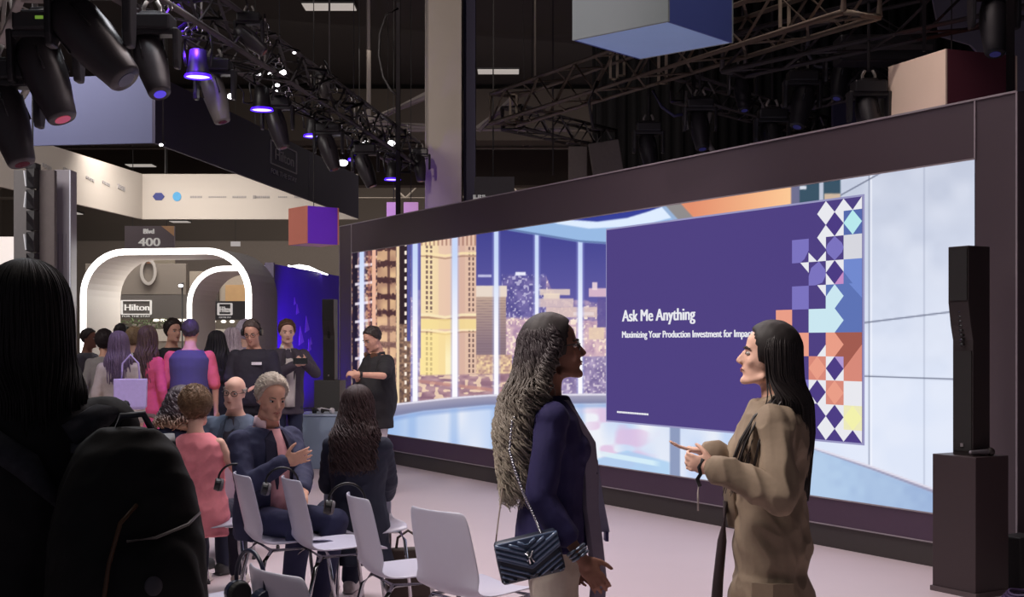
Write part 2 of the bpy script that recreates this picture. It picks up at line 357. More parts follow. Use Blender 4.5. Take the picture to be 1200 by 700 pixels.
    s0 = I([440, 461, 533, 574, 712, 760, 860, 958, 1024, 1090, 1143], [478, 474, 466, 463, 462, 466, 488, 526, 547.5, 571.5, 593])
    put(up(y, s0), lerp((170, 166, 188), (132, 134, 166), np.clip((y-s0)/10, 0, 1))); put(band(y, s0-.6, s0+1.6), (226, 222, 236))
    fl = lerp((196, 214, 244), (238, 240, 248), np.clip((vn(x, y*.3, 20, 14)-.2)*1.6, 0, 1))
    put(up(y, s1), fl); put(up(y, s1)*up(495-x, 0, 70), (150, 184, 232), .8); put(band(y, s1, s1+5, 4), (128, 156, 212), .6)
    for c, w_ in ((483, 5), (532, 5), (580, 4), (631, 4), (680, 5)): put(up(y, s1)*band(x, c-w_, c+w_, 6), (150, 182, 230), .6)
    m = up(y, s1+2)*band(x, 690, 760, 30)*up(vn(x, y*2, 18, 15), .5, .2); put(m, (222, 184, 220), .7)
    m = band(y, 528+(x-760)*-.0, 600)*up(y-528-np.abs(x-735)*.28, 0, 3)*band(x, 690, 786, 6); put(m, (168, 206, 240), .8); put(band(y-(x-700)*.18, 528, 534)*band(x, 702, 770, 10), (222, 244, 250), .8)
    put(band(x, 785, 797, 2)*up(y, 498), (132, 146, 182), .9)
    put(up(x, 930, 25)*up(y, s1), lerp((148, 172, 212), (176, 202, 232), np.clip((1143-x)/180+.4*n3-.2, 0, 1)), .95)
    return col
nx, nz = 1250, 290
xs = np.linspace(xsl+.006, -.006, nx); zs = np.linspace(zs0, zs1, nz)
GX, GZ = np.meshgrid(xs, zs)
wx = A.x-u.x*GX; wy_ = A.y-u.y*GX
PX = 600+F*wx/wy_; PY = HOR-(GZ-CAMZ)*F/wy_
pic = s2l(np.clip(picture(PX, PY), 0, 255))
vs = np.stack([GX, np.full_like(GX, .0), GZ], -1).reshape(-1, 3)
idx = np.arange(nx*nz).reshape(nz, nx)
fs = np.stack([idx[:-1, :-1], idx[:-1, 1:], idx[1:, 1:], idx[1:, :-1]], -1).reshape(-1, 4)
me = bpy.data.meshes.new('screen'); me.from_pydata(vs.tolist(), [], fs.tolist()); me.update()
ca = me.color_attributes.new('led', 'FLOAT_COLOR', 'POINT')
ca.data.foreach_set('color', np.concatenate([pic.reshape(-1, 3), np.ones((nx*nz, 1))], 1).ravel())
SCR = 1.0
def emissive(name, rgb=None, s=SCR):
    m = bpy.data.materials.new(name); m.use_nodes = True; nt = m.node_tree; b_ = nt.nodes['Principled BSDF']
    b_.inputs['Base Color'].default_value = (.01, .01, .01, 1); b_.inputs['Roughness'].default_value = .6; b_.inputs['Specular IOR Level'].default_value = .1
    b_.inputs['Emission Strength'].default_value = s
    if rgb is None:
        a = nt.nodes.new('ShaderNodeVertexColor'); a.layer_name = 'led'; nt.links.new(a.outputs['Color'], b_.inputs['Emission Color'])
    else: b_.inputs['Emission Color'].default_value = tuple(s2l(rgb))+(1,)
    return m
me.materials.append(emissive('led_picture')); so = bpy.data.objects.new('screen', me); C.objects.link(so); so.parent = wall
so['label'] = 'lit screen with a blue hour city view behind window mullions'
# slide
sx0 = wl(712)[0]; sx1 = wl(1011.5)[0]; sz1 = wl(712, 270)[1]; sz0 = wl(712, 492.5)[1]
pur = emissive('slide_purple', (76, 62, 128)); wht = emissive('slide_white', (232, 232, 238))
MB().box(((sx0+sx1)/2, -.004, (sz0+sz1)/2), (sx1-sx0+.03, .006, sz1-sz0+.03)).build('slide_border', emissive('slide_edge', (150, 148, 190)), wall)
slide = MB().box(((sx0+sx1)/2, -.008, (sz0+sz1)/2), (sx1-sx0, .006, sz1-sz0)).build('slide', pur, wall, label='purple presentation slide with a geometric tile border')
T = (sz1-sz0)/10
cw = (sx1-wl(929.5)[0])/4
pal = dict(W=(232, 232, 238), G=(214, 214, 222), P=(74, 58, 130), V=(122, 114, 190), B=(92, 114, 180), b=(112, 136, 206), c=(202, 230, 240), C=(184, 232, 236), n=(84, 104, 170),
           S=(232, 156, 134), s=(214, 136, 120), R=(160, 90, 78), Y=(236, 232, 186), y=(242, 240, 172), L=(176, 150, 208), K=(196, 140, 196))
keys = list(pal); pm = [emissive('slide_tile_'+str(i), pal[k_]) for i, k_ in enumerate(keys)]
dia = [(.5, 0), (1, .5), (.5, 1), (0, .5)]; sq = [(0, 0), (1, 0), (1, 1), (0, 1)]; arrow = [(0, 0), (.5, 0), (1, .5), (.5, 1), (0, 1)]
tiles = {  # (column from the right, row): list of (colour, polygon)
 (0, 0): [('W', [(0, 0), (.5, 1), (0, 1)]), ('W', [(1, 0), (1, 1), (.5, 1)])], (1, 0): [('W', [(0, 0), (.5, 1), (0, 1)]), ('W', [(1, 0), (1, 1), (.5, 1)])],
 (2, 0): [('W', [(1, 0), (1, 1), (.5, 1)])],
 (0, 1): [('n', sq), ('C', dia)], (0, 2): [('G', sq)], (0, 3): [('b', sq), ('B', [(0, .5), (.5, 1), (0, 1)])], (0, 4): [('B', sq), ('b', [(.3, 0), (1, 0), (1, .6)])], (0, 5): [('B', sq)],
 (0, 6): [('R', sq), ('s', [(1, .5), (1, 1), (.5, 1)])], (0, 7): [('s', sq), ('R', [(0, 0), (.5, 0), (0, .5)])], (0, 8): [('W', sq)], (0, 9): [('Y', sq), ('y', dia)],
 (0, 10): [('W', sq), ('P', [(.5, 0), (1, 1), (0, 1)])],
 (1, 1): [('W', sq), ('P', dia)], (1, 2): [('V', [(.5, 0), (.9, .3), (1, .5), (.9, .7), (.5, 1), (.1, .7), (0, .5), (.1, .3)])], (1, 3): [('W', sq), ('P', dia), ('K', [(1, .5), (1, 1), (.5, 1)])],
 (1, 4): [('B', sq), ('c', [(.5, 0), (1, .5), (.5, 1), (0, 1), (0, .5)])], (1, 5): [('B', sq), ('c', arrow)], (1, 6): [('R', sq), ('S', arrow)],
 (1, 7): [('W', sq), ('P', dia), ('L', [(.5, 0), (1, 0), (1, .5)])], (1, 8): [('s', sq), ('S', dia)], (1, 9): [('W', sq), ('P', dia)], (1, 10): [('W', sq), ('P', [(.5, 0), (1, 1), (0, 1)])],
 (2, 1): [('W', [(.5, 0), (1, 0), (1, .5)]), ('W', [(1, .5), (1, 1), (.5, 1)])], (2, 2): [('W', [(.5, 0), (1, 0), (1, .5)]), ('W', [(0, .6), (.5, 1), (0, 1)]), ('W', [(1, .6), (1, 1), (.5, 1)])],
 (2, 3): [('V', [(0, .6), (.15, .25), (.6, 0), (.95, .35), (1, .6), (.8, .9), (.4, 1), (0, 1)])], (2, 4): [('W', [(.5, 0), (1, 0), (1, .5)])], (2, 5): [('c', sq)],
 (2, 6): [('W', [(1, .5), (1, 1), (.5, 1)])], (2, 7): [('s', sq), ('S', dia)], (2, 8): [('W', sq), ('P', dia)], (2, 9): [('W', sq), ('P', arrow)], (2, 10): [('W', [(.5, 0), (1, 0), (1, 1)])],
 (3, 2): [('V', [(0, 0), (1, 0), (1, .5), (.75, .85), (.5, 1), (0, 1)])], (3, 3): [('W', [(.5, 0), (1, 0), (1, .45)])], (3, 4): [('V', sq)], (4, 5): [('S', sq)], (3, 6): [('S', sq)], (3, 8): [('V', sq)]}
b = MB()
for (c, r), polys in tiles.items():
    x0 = sx1-(c+1)*cw; hgt = T if 0 < r < 10 else T/2; zt = sz1-(0 if r == 0 else T*(r-.5))
    for k_, (key, poly) in enumerate(polys):
        b.prism([(x0+px_*cw, zt-py_*hgt) for px_, py_ in poly], -.0115-.001*k_, -.011, keys.index(key))
b.build('tile_pattern', pm, slide, label='white, blue, coral and yellow geometric tiles on the slide')
for s_, xa, xb, yb, yt in (('Ask Me Anything', 730.5, 815.5, 377, 363), ('Maximizing Your Production Investment for Impact', 730.5, 884, 396, 388)):
    za = wl(730.5, yb)[1]; zb_ = wl(730.5, yt)[1]
    text(slide, 'slide_text', s_, wl(xa)[0], wl(xb)[0], za, zb_, -.014, wht, .003, .010 if 'Ask' in s_ else .005, label='white words on the slide')
b = MB(); xx = wl(724.5)[0]; xe = wl(760.5)[0]; zc = wl(725, 483)[1]
while xx < xe:
    l_ = random.uniform(.01, .035); b.box((xx+l_/2, -.013, zc), (l_, .003, .016)); xx += l_+.006
b.build('fine_print', wht, slide, label='tiny white line of print')

# ------------------------------------------------------------------ speakers on pedestals
spk = mat('speaker_black', (46, 38, 38), .5, noise=.08); ped = mat('pedestal_laminate', (58, 46, 48), .45, noise=.06)
grille = mat('speaker_grille', (34, 31, 30), .8, scale=400, noise=.4)
def speaker(lab, loc, rz, k=1.0, hp=.828, hs=1.25, wd=.32, dd=.29, pc=ped):
    t = thing('speaker_pedestal', 'tall dark box pedestal '+lab[0], 'pedestal', loc, rz)
    MB().box((-wd/2, dd/2, hp/2), (wd, dd, hp)).build('body', pc, t, bevel=.004)
    MB().box((-wd/2, dd/2, .015), (wd+.02, dd+.02, .03)).build('base_trim', mat('pedestal_base', (90, 78, 80), .5), t)
    M_ = Matrix.Translation(Vector(loc))@Matrix.Rotation(rz, 4, 'Z')
    t2 = thing('column_speaker', 'slim black column loudspeaker '+lab[1], 'loudspeaker', M_@Vector((-wd/2, dd/2, hp)), rz)
    prof = [(.0, -.065, .075), (.02, -.065, .075), (.55*hs, -.065, .075), (.62*hs, -.085, .075), (.73*hs, -.105, .075), (.735*hs, -.105, .075), (hs, -.105, .075)]
    b = MB(); rs = []
    for z, yf, hw in prof: rs.append([Vector((-hw, yf, z)), Vector((hw, yf, z)), Vector((hw, .085, z)), Vector((-hw, .085, z))])
    b.rings(rs).build('cabinet', spk, t2, bevel=.004)
    MB().box((0, -.108, .865*hs), (.135, .006, .25*hs)).build('upper_grille', grille, t2)
    MB().box((0, -.068, .26*hs), (.135, .006, .48*hs)).build('lower_grille', grille, t2)
    b = MB()
    for k_ in range(9): b.ell((0, -.07-.004*k_*.6, (.53+.022*k_)*hs), (.018, .012, .01), n=8)
    b.build('driver', mat('driver_cone', (20, 18, 18), .3), t2, True)
    MB().box((.0, -.073, .06), (.02, .004, .02)).build('badge', mat('badge_silver', (180, 175, 175), .3, .8), t2)
    return t
speaker(('in front of the right end of the video wall', 'at the right end of the video wall'), (2.713, 7.49, 0), WR)
sp = P(398, 402, 16.0)
speaker(('before the purple panel', 'in front of the purple panel, far away'), (sp.x, 16.0, 0), R(-8), hp=1.03, hs=1.02, wd=.33, dd=.3, pc=mat('ped_far', (60, 58, 56), .6))
# handheld microphone resting on the pedestal
pm_ = Vector((2.80, 7.60, .852))
t = thing('handheld_microphone', 'small black handheld microphone lying on the right pedestal beside the speaker', 'microphone', pm_)
MB().cap((-.09, -.04, 0), .012, (.02, .0, 0), .017).build('handle', mat('mic_grey', (120, 115, 120), .4, .5), t, True)
MB().ell((.045, .01, 0), (.026, .026, .026)).build('mic_head', spk, t, True)
# cable coil by the pedestal
b = MB()
for k_ in range(6):
    rr = .17-.012*k_; b.tube([(rr*math.cos(a/20*2*math.pi), rr*math.sin(a/20*2*math.pi), .012+.014*k_+.005*math.sin(a)) for a in range(21)], .009, 6)
o = b.build('cable_coil', mat('cable_violet', (62, 46, 80), .5), None, True); o.location = (2.93, 7.25, 0); tag(o, 'dark violet coil of cable on the floor beside the right pedestal', 'cable')
# black rubber feet box under right frame end
q = P(1184, 402, 7.95)
o = MB().box((0, 0, .16), (.16, .2, .32)).build('floor_box', mat('rubber_black', (22, 20, 22), .6), None, bevel=.01); o.location = (q.x+.02, 7.85, 0); o.rotation_euler = (0, 0, WR); tag(o, 'small black equipment box on the floor at the right edge behind the pedestal', 'box')

# ------------------------------------------------------------------ hanging cubes
def cube(lab, near, side, adir, cols, cableh=9.5):
    t = thing('hanging_cube', lab, 'decoration', near, adir, 'hanging colour cubes')
    # local x = right-hand face direction, y = left-hand face direction, near corner at origin (bottom)
    s = side; e = .002
    mats = [mat('cube_%s_%d' % (lab[:5], i), c, .75, noise=.06, scale=2) for i, c in enumerate(cols)]
    MB().add([(0, 0, 0), (0, s, 0), (0, s, s), (0, 0, s)], [(0, 1, 2, 3)])
    def panel(nm, c, sz, m): MB().box(c, sz).build(nm, m, t, bevel=.003)
    th = .02
    panel('side_panel', (th/2, s/2, s/2), (th, s, s), mats[0]); panel('side_panel', (s/2, th/2, s/2), (s-2*th, th, s), mats[1])
    panel('side_panel', (s-th/2, s/2, s/2), (th, s, s), mats[0]); panel('side_panel', (s/2, s-th/2, s/2), (s-2*th, th, s), mats[1])
    panel('bottom_panel', (s/2, s/2, th/2), (s-2*th, s-2*th, th), mats[2]); panel('top_panel', (s/2, s/2, s-th/2), (s-2*th, s-2*th, th), mats[2])
    MB().tube([(s/2, s/2, s), (s/2, s/2, cableh-near[2])], .006, 5).build('cable', lh, t)
cube('blue and pale grey cube hanging at the top centre', P(783, 25, 8.75), .84, R(48.6), [(128, 138, 136), (62, 80, 150), (160, 198, 242)])
cube('peach and maroon cube hanging behind the right end of the video wall', Vector((3.556, 10.5, 3.17)), .745, R(21), [(245, 215, 195), (96, 38, 54), (200, 120, 110)])
cube('orange and violet cube hanging left of the video wall', P(359, 285, 15)+Vector((0, 0, .0)), .44, R(38), [(240, 150, 124), (130, 60, 235), (200, 160, 190)])
for pxa, pxb, lab in ((453, 469, 'left of the dark pole'), (473, 490, 'right of the dark pole')):
    a_ = P(pxa, 237, 19); b_ = P(pxb, 262, 19)
    t = thing('fabric_square', 'small pale pink lit fabric square hanging over the video wall, '+lab, 'decoration', (a_.x, 19, b_.z), 0, 'pale pink hanging squares')
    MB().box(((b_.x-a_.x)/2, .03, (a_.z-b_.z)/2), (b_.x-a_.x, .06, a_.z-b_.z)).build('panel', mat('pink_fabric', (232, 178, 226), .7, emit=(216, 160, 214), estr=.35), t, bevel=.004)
    MB().tube([((b_.x-a_.x)/2, .03, a_.z-b_.z), ((b_.x-a_.x)/2, .03, 9.49-b_.z)], .006, 5).build('cable', lh, t)
# poles and wires
pole_m = mat('pole_dark', (44, 40, 42), .5)
def hang(px, D, r, y1, name, lab, m=pole_m):
    x = (px-600)/F*D; z = CAMZ-(y1-HOR)/F*D
    o = MB().tube([(0, 0, 0), (0, 0, 9.49-z)], r, 8).build(name, m, None, True); o.location = (x, D, z); tag(o, lab, 'pole' if name == 'drop_pole' else 'cable')
hang(466.5, 18.2, .035, 262, 'drop_pole', 'dark vertical pole hanging left of the square column')
hang(386, 17.4, .014, 101, 'hanging_cable', 'pale cable dropping from the roof to the left truss')
hang(627, 17.2, .014, 112, 'hanging_cable', 'pale cable with hook dropping to the left end of the right truss', mat('cable_pale', (130, 122, 112), .6))
hang(648, 17.0, .012, 205, 'hanging_cable', 'thin dark cable dropping behind the right truss end')
hang(554, 21, .05, 240, 'drop_pole', 'black vertical pipe right beside the square column')
hang(1184, 8.9, .03, 112, 'drop_pole', 'dark vertical pole at the upper right corner above the wall')
hang(1083, 9.8, .015, 60, 'hanging_cable', 'thin dark rope above the peach and maroon cube')
# hanging loop of cable
o = MB().tube([P(466.5, 10, 18.2), P(452, 18, 18.2), P(445, 40, 18.2), P(444, 65, 18.2), P(449, 90, 18.2), P(458, 106, 18.2), P(466.5, 112, 18.2)], .02, 6).build('loop_cable', pole_m, None, True); tag(o, 'black cable loop drooping from the roof left of the column', 'cable')

# ------------------------------------------------------------------ trusses
alu = mat('truss_aluminium', (165, 158, 152), .45, .25); alu_d = mat('truss_dark', (84, 78, 80), .5, .4); alu_p = mat('truss_warm', (136, 122, 108), .5, .4)
def truss(lab, p0, p1, wd, m, seg=.5, r=.03, ends=True, grp='lighting trusses under the roof'):
    p0, p1 = Vector(p0), Vector(p1); d = p1-p0; L = d.length; rz = math.atan2(d.y, d.x); pitch = math.atan2(d.z, math.hypot(d.x, d.y))
    t = thing('lighting_truss', lab, 'truss', p0, rz=0, group=grp, rot=(0, -pitch, rz))
    h = wd/2
    for y in (-h, h):
        for z in (-h, h): MB().tube([(0, y, z), (L, y, z)], r, 8).build('chord', m, t, True)
    n = max(1, int(L/seg)); s = L/n
    b1 = MB()
    for i in range(n):
        x0 = i*s; x1 = x0+s; f_ = 1 if i % 2 == 0 else -1
        for y in (-h, h): b1.tube([(x0, y, -h*f_), (x1, y, h*f_)], r*.5, 6)
        for z in (-h, h): b1.tube([(x0, -h*f_, z), (x1, h*f_, z)], r*.5, 6)
    b1.build('bracing', m, t, True)
    if ends:
        for x in (0, L):
            b2 = MB()
            for y in (-h, h): b2.tube([(x, y, -h), (x, y, h)], r, 6)
            for z in (-h, h): b2.tube([(x, -h, z), (x, h, z)], r, 6)
            b2.build('end_frame', m, t, True)
    for x in (L*.12, L*.88):
        q = Mof(t)@Vector((x, 0, h)); hh = (9.49-q.z)/max(.2, math.cos(pitch))
        MB().tube([(x, 0, h), (x, 0, h+hh*.98)], .006, 5).build('hoist_cable', pole_m, t)
    return t
truss('long cluttered truss of lamps receding at the upper left', (-3.1, 9.3, 4.42), (-1.62, 19.8, 4.42), .36, alu_d, .42)
truss('bare silver truss in the top left corner', (-4.7, 11.6, 3.78), (-2.85, 7.9, 3.78), .34, alu, .42)
truss('long square truss sloping away over the video wall, behind the blue cube', P(590, 129, 16.9), P(1010, -10, 10.6)*1.0, .38, alu_p, .45)
truss('second truss running above the right end of the video wall', P(860, 66, 12.6), P(1330, -40, 9.6), .34, alu_d, .45)
truss('dark low truss crossing behind the right truss', P(800, 104, 16.2), P(960, 150, 21), .3, alu_d, .45)
truss('small dark truss above the video wall near the peach cube', P(930, 112, 13), P(1060, 84, 12), .26, alu_d, .3)
truss('dark triangular stage grid behind the end of the right truss', P(600, 138, 17.6), P(712, 165, 20.5), .3, alu_d, .4)
# clamp end plates on the right truss: pale vertical bars
for px, py, D in ((598, 128, 16.75), (714, 80, 15.0), (770, 84, 14.2), (910, 18, 12.2), (722, 76, 15.2)):
    o = MB().box((0, -.16, .0), (.03, .03, .34)).box((.08, -.16, 0), (.03, .03, .34)).box((.04, -.16, .16), (.11, .03, .02)).box((.04, -.16, -.16), (.11, .03, .02)).build('truss_bracket', mat('bracket_cream', (168, 154, 132), .6), None, bevel=.003)
    o.location = P(px, py, D-.25); tag(o, 'pair of cream upright bracket bars fixed on the right truss', 'bracket', 'cream brackets on the right truss')

# ------------------------------------------------------------------ stage lamps
blk = mat('fixture_black', (40, 37, 40), .42, noise=.1); blk2 = mat('fixture_shell', (58, 53, 56), .35, noise=.08)
def moving_head(lab, px, py, D, dirv, k=1.0, lens=(90, 30, 36), estr=.3, shell=blk2):
    c = P(px, py, D); t = thing('moving_head_lamp', lab, 'stage lamp', c+Vector((0, 0, .40*k)), 0, 'moving head lamps on the left trusses')
    MB().box((0, 0, -.07*k), (.36*k, .24*k, .13*k)).box((0, 0, .0), (.2*k, .1*k, .06*k)).build('base', blk, t, bevel=.02*k)
    b = MB()
    for sx in (-1, 1): b.tube([(sx*.06*k, 0, -.02*k), (sx*.07*k, 0, .06*k), (sx*.04*k, 0, .12*k)], .018*k, 6)
    b.build('clamp', alu, t, True)
    b = MB()
    for sx in (-1, 1): b.rings([[Vector((sx*xx*k, yy*k, zz*k)) for xx, yy in ((.19, -w_), (.235, -w_*.8), (.235, w_*.8), (.19, w_))] for zz, w_ in ((-.12, .10), (-.25, .08), (-.38, .075), (-.45, .05))])
    b.box((0, 0, -.15*k), (.44*k, .16*k, .05*k)).build('yoke', blk, t, bevel=.012*k)
    d = Vector(dirv).normalized(); x, y = basis(d); b = MB(); rs = []
    for s_, rx, ry in ((-.24, .06, .06), (-.22, .12, .13), (-.12, .155, .165), (.0, .16, .165), (.1, .145, .15), (.2, .125, .125), (.27, .112, .112), (.285, .10, .10)):
        rs.append(ngon_ring(Vector((0, 0, -.40*k))+d*(s_*1.12*k), x, y, rx*.84*k, ry*.84*k, 20))
    hd = b.rings(rs).build('lamp_head', shell, t, True)
    MB().cyl(Vector((0, 0, -.40*k))+d*(.318*k), Vector((0, 0, -.40*k))+d*(.324*k), .05*k).build('lens', mat('lens_%d_%d_%d_%s' % (*lens, estr), (20, 20, 25), .1, emit=lens, estr=estr), hd)
    for kk in range(4):
        a = kk*math.pi/2+.6; MB().tube([Vector((0, 0, -.40*k))+d*(-.16*k)+(x*math.cos(a)+y*math.sin(a))*(.134*k), Vector((0, 0, -.40*k))+d*(.02*k)+(x*math.cos(a)+y*math.sin(a))*(.141*k)], .008*k, 5).build('vent_rib', blk, hd, True)
    if 'red glow' in lab: MB().box((.0, -.122*k, -.06*k), (.05*k, .006*k, .02*k)).build('display', mat('display_green', (80, 90, 50), .3, emit=(120, 160, 60), estr=.6), t)
    return t
moving_head('big black moving head lamp pointing down right, red glow in its lens', 54, 88, 8.2, (.42, -.15, -1), 1.0, (190, 70, 90), .6)
moving_head('largest black moving head lamp at the top left, lens to the lower right', 106, 45, 7.3, (.8, -.2, -.9), 1.05, (60, 60, 90), .2)
moving_head('black moving head lamp cut by the left photo edge', 10, 142, 8.3, (.35, -.1, -1), .95)
moving_head('moving head lamp with a violet sheen, third along the left truss', 178, 74, 9.2, (.35, -.4, -1), .86, (80, 60, 220), .9)
moving_head('grey moving head lamp hanging steeply, between two violet par cans', 252, 112, 11.8, (.3, -.1, -1), .82, shell=mat('fixture_grey', (96, 90, 88), .4))
moving_head('small moving head lamp between the second and third par cans', 325, 148, 14.2, (.3, -.1, -1), .8)
moving_head('small moving head lamp under the truss beside the third par can', 385, 176, 15.6, (.35, -.1, -1), .8)
moving_head('moving head lamp near the far end of the left truss', 428, 198, 17.0, (.4, -.1, -1), .8)
moving_head('far moving head lamp pointing down at the left truss end', 492, 196, 19.6, (.1, -.1, -1), .7)
moving_head('moving head lamp standing above the truss near the top of the frame', 292, 46, 12.0, (.7, 0, -.6), .6)
moving_head('small upright lamp standing on top of the left truss', 379, 102, 15.4, (-.2, 0, 1), .5, shell=mat('fixture_grey', (96, 90, 88), .4))
def par(lab, px, py, D, k=1.0):
    c = P(px, py, D); t = thing('par_can_lamp', lab, 'stage lamp', c+Vector((0, 0, .45*k)), 0, 'violet par cans on the left truss')
    b = MB(); rs = [ngon_ring(Vector((0, 0, z*k-.45*k)), Vector((1, 0, 0)), Vector((0, 1, 0)), r*k, r*k, 20) for z, r in ((.24, .05), (.23, .075), (.12, .085), (.03, .10), (.0, .115))]
    b.rings(rs).build('can', blk, t, True)
    MB().cyl((0, 0, -.447*k), (0, 0, -.455*k), .107*k, n=24).build('lens', mat('lens_violet', (200, 190, 255), .3, emit=(196, 178, 255), estr=2.4), t)
    b = MB().rings([ngon_ring(Vector((0, 0, z*k)), Vector((1, 0, 0)), Vector((0, 1, 0)), r*k, r*k, 24) for z, r in ((-.44, .114), (-.46, .122), (-.465, .122), (-.465, .108), (-.45, .108))], cap=False)
    b.build('lens_ring', mat('ring_violet', (60, 30, 200), .4, emit=(70, 20, 235), estr=1.6), t, True)
    MB().tube([(-.11*k, 0, -.36*k), (-.13*k, 0, -.2*k), (-.1*k, 0, -.05*k), (0, 0, 0), (.1*k, 0, -.05*k), (.13*k, 0, -.2*k), (.11*k, 0, -.36*k)], .012*k, 6).build('bracket', blk, t, True)
    b = MB()
    for sx in (-1, 1): b.tube([(sx*.03*k, 0, 0), (sx*.03*k, 0, .3*k)], .012*k, 6)
    b.build('clamp', alu, t, True)
for i, (px, py, D) in enumerate(((232, 89, 11.5), (307, 128, 13.6), (367, 159, 15.8), (418, 187, 17.2), (460, 210, 18.7))):
    par(['violet par can lamp nearest the camera, with the widest lens', 'second violet par can lamp along the truss', 'third violet par can lamp, in the middle of the row',
         'fourth violet par can lamp beside a white glare', 'last and smallest violet par can lamp, at the far truss end'][i], px, py, D)
# small bright work lamps on the truss
hot = mat('hot_white', (255, 255, 255), emit=(255, 250, 255), estr=4)
for px, py, D, r in ((271, 113, 12.4, .045), (331, 85, 13.6, .05), (317, 87, 13.6, .03), (303, 87, 13.8, .03), (325, 100, 14, .03), (402, 191, 16.2, .07), (429, 168, 17.6, .06), (435, 167, 17.8, .04), (458, 168, 18.2, .07), (189, 170, 12, .022), (309, 55, 12.6, .03), (212, 335, 24, .05), (324, 107, 14, .02), (345, 62, 13, .02)):
    c = P(px, py, D)
    t = thing('small_spotlight', 'tiny bright white lamp '+('on a far stand under the big arch' if px == 212 and py > 300 else 'clipped on the left truss'), 'lamp', c, 0, None if py > 300 else 'bright white lamps on the left truss')
    MB().cyl((0, .0, 0), (0, .12, .04), r, r*.6, n=12).build('housing', blk, t, True)
    if px == 212 and py > 300: MB().tube([(0, .1, 0), (0, .1, -c.z)], .015, 6).build('stand', blk, t, True)
    else: MB().tube([(0, .06, 0), (0, .06, (9.5 if px == 189 else max(4.24, c.z+.05))-c.z)], .008, 5).build('hook', blk, t, True)
    MB().ell((0, -.005, 0), (r*.9, .02, r*.6), n=12).build('bulb', hot, t, True)
# dense cable dressing on the truss
b = MB()
for i in range(60):
    tt = random.random(); base = Vector((-3.1, 9.3, 4.42)).lerp(Vector((-1.62, 19.8, 4.42)), tt); a = base+Vector((random.uniform(-.25, .25), random.uniform(-.3, .3), random.uniform(-.25, .3)))
    pts = [a+Vector((random.uniform(-.15, .15), j*.12-.3, -.12*math.sin(j/5*math.pi)+random.uniform(-.05, .05))) for j in range(6)]
    b.tube(pts, random.uniform(.008, .02), 5)
oc = b.build('truss_cabling', mat('cabling_black', (34, 31, 33), .35), bpy.data.objects['lighting_truss'], True); oc['kind'] = 'stuff'; oc['label'] = 'tangle of black cables'; oc.matrix_parent_inverse = Mof(bpy.data.objects['lighting_truss']).inverted()
# clamps, hooks that catch the light
hk = mat('hook_chrome', (190, 186, 190), .18, .95)
for i in range(46):
    tt = (i+.5)/46; base = Vector((-3.1, 9.3, 4.42)).lerp(Vector((-1.62, 19.8, 4.42)), tt)
    c = base+Vector((random.choice((-.2, .2, .0)), random.uniform(-.05, .05), random.choice((-.2, .2, -.1))))
    b = MB().tube([(.04*math.cos(a), 0, .04*math.sin(a)) for a in np.linspace(-1, 4, 8)], .009, 5).tube([(0, 0, .04), (0, .02, .13)], .01, 5)
    o = b.build('truss_clamp', hk, None, True); o.location = c; o.rotation_euler = (0, 0, random.uniform(0, 3)); tag(o, 'chrome hook clamp on the long left truss', 'clamp', 'chrome clamps along the left truss')
# dark fixtures above the wall on the right side
for i, (px, py, D, k) in enumerate(((940, 122, 12.5, .8), (1018, 138, 11.2, .8), (820, 150, 14, .8), (760, 176, 15, .8), (905, 165, 13, .8), (985, 92, 12.4, .7), (870, 108, 14, .7), (1165, 28, 9.6, .8))):
    q = P(px, py, D)
    t = moving_head(['dark hanging lamp right of the small truss', 'dark lamp beside the peach and maroon cube', 'dark lamp over the middle of the video wall', 'dark lamp behind the video wall top left of centre', 'dark lamp low over the video wall top edge', 'dark lamp under the right truss', 'dark lamp hanging right of the blue cube', 'dark lamp in front of the pale ceiling patch at the upper right'][i],
                px, py, D, (random.uniform(-.3, .3), -.3, -1), k, (50, 50, 120), .25, shell=mat('fixture_dark', (36, 33, 38), .5))
    t['group'] = 'dark lamps above the video wall'; MB().tube([(0, 0, .1), (0, 0, 9.49-t.location.z)], .014, 6).build('drop_pipe', pole_m, t)
# grey panels standing up behind the wall
for px0, px1, y0, y1, D, rot, lab in ((666, 688, 172, 230, 15, 0, 'upright narrow grey panel seen over the video wall'), (694, 730, 166, 230, 14.6, -.16, 'tilted wide grey panel seen over the video wall'), (1030, 1062, 104, 150, 11.6, 0, 'dim olive panel next to the peach and maroon cube'), (975, 1010, 120, 160, 13.2, 0, 'dim violet panel low over the wall')):
    a = P(px0, y0, D); c = P(px1, y1, D)
    t = thing('acoustic_panel', lab, 'panel', ((a.x+c.x)/2, D, 0), 0)
    MB().box((0, 0, (a.z+c.z)/2), (c.x-a.x, .08, a.z-c.z), rot=(0, rot, 0)).build('board', mat('panel_%d' % px0, {666: (128, 118, 110), 694: (112, 103, 98), 1030: (62, 60, 54), 975: (44, 40, 66)}[px0], .8), t, bevel=.01)
    MB().tube([(0, .05, 0), (0, .05, (a.z+c.z)/2)], .03, 8).box((0, .05, .02), (.5, .5, .04)).build('stand', pole_m, t)
a = P(1078, -30, 14); o = MB().prism([(0, 0), (2.6, 0), (2.6, -1.05), (1.0, -1.15), (.45, -.6), (.1, -.5)], 0, .05).build('ceiling_banner', mat('banner_grey', (128, 120, 134), .8, noise=.05), None)
o.location = P(1092, -8, 15); tag(o, 'pale grey angular panel hanging in the upper right corner', 'banner')
t = thing('scaffold_frame', 'dark lighting gantry box over the video wall, left of the peach cube', 'gantry', P(1080, 60, 12), 0)
MB().box((-.35, 0, 0), (.9, .3, .25)).build('box', blk, t, bevel=.02); MB().box((-.35, -.16, -.0), (.8, .02, .05)).build('rail', alu_d, t)
MB().tube([(0, 0, .1), (0, 0, 9.49-P(1080, 60, 12).z)], .02, 6).build('drop', pole_m, t)
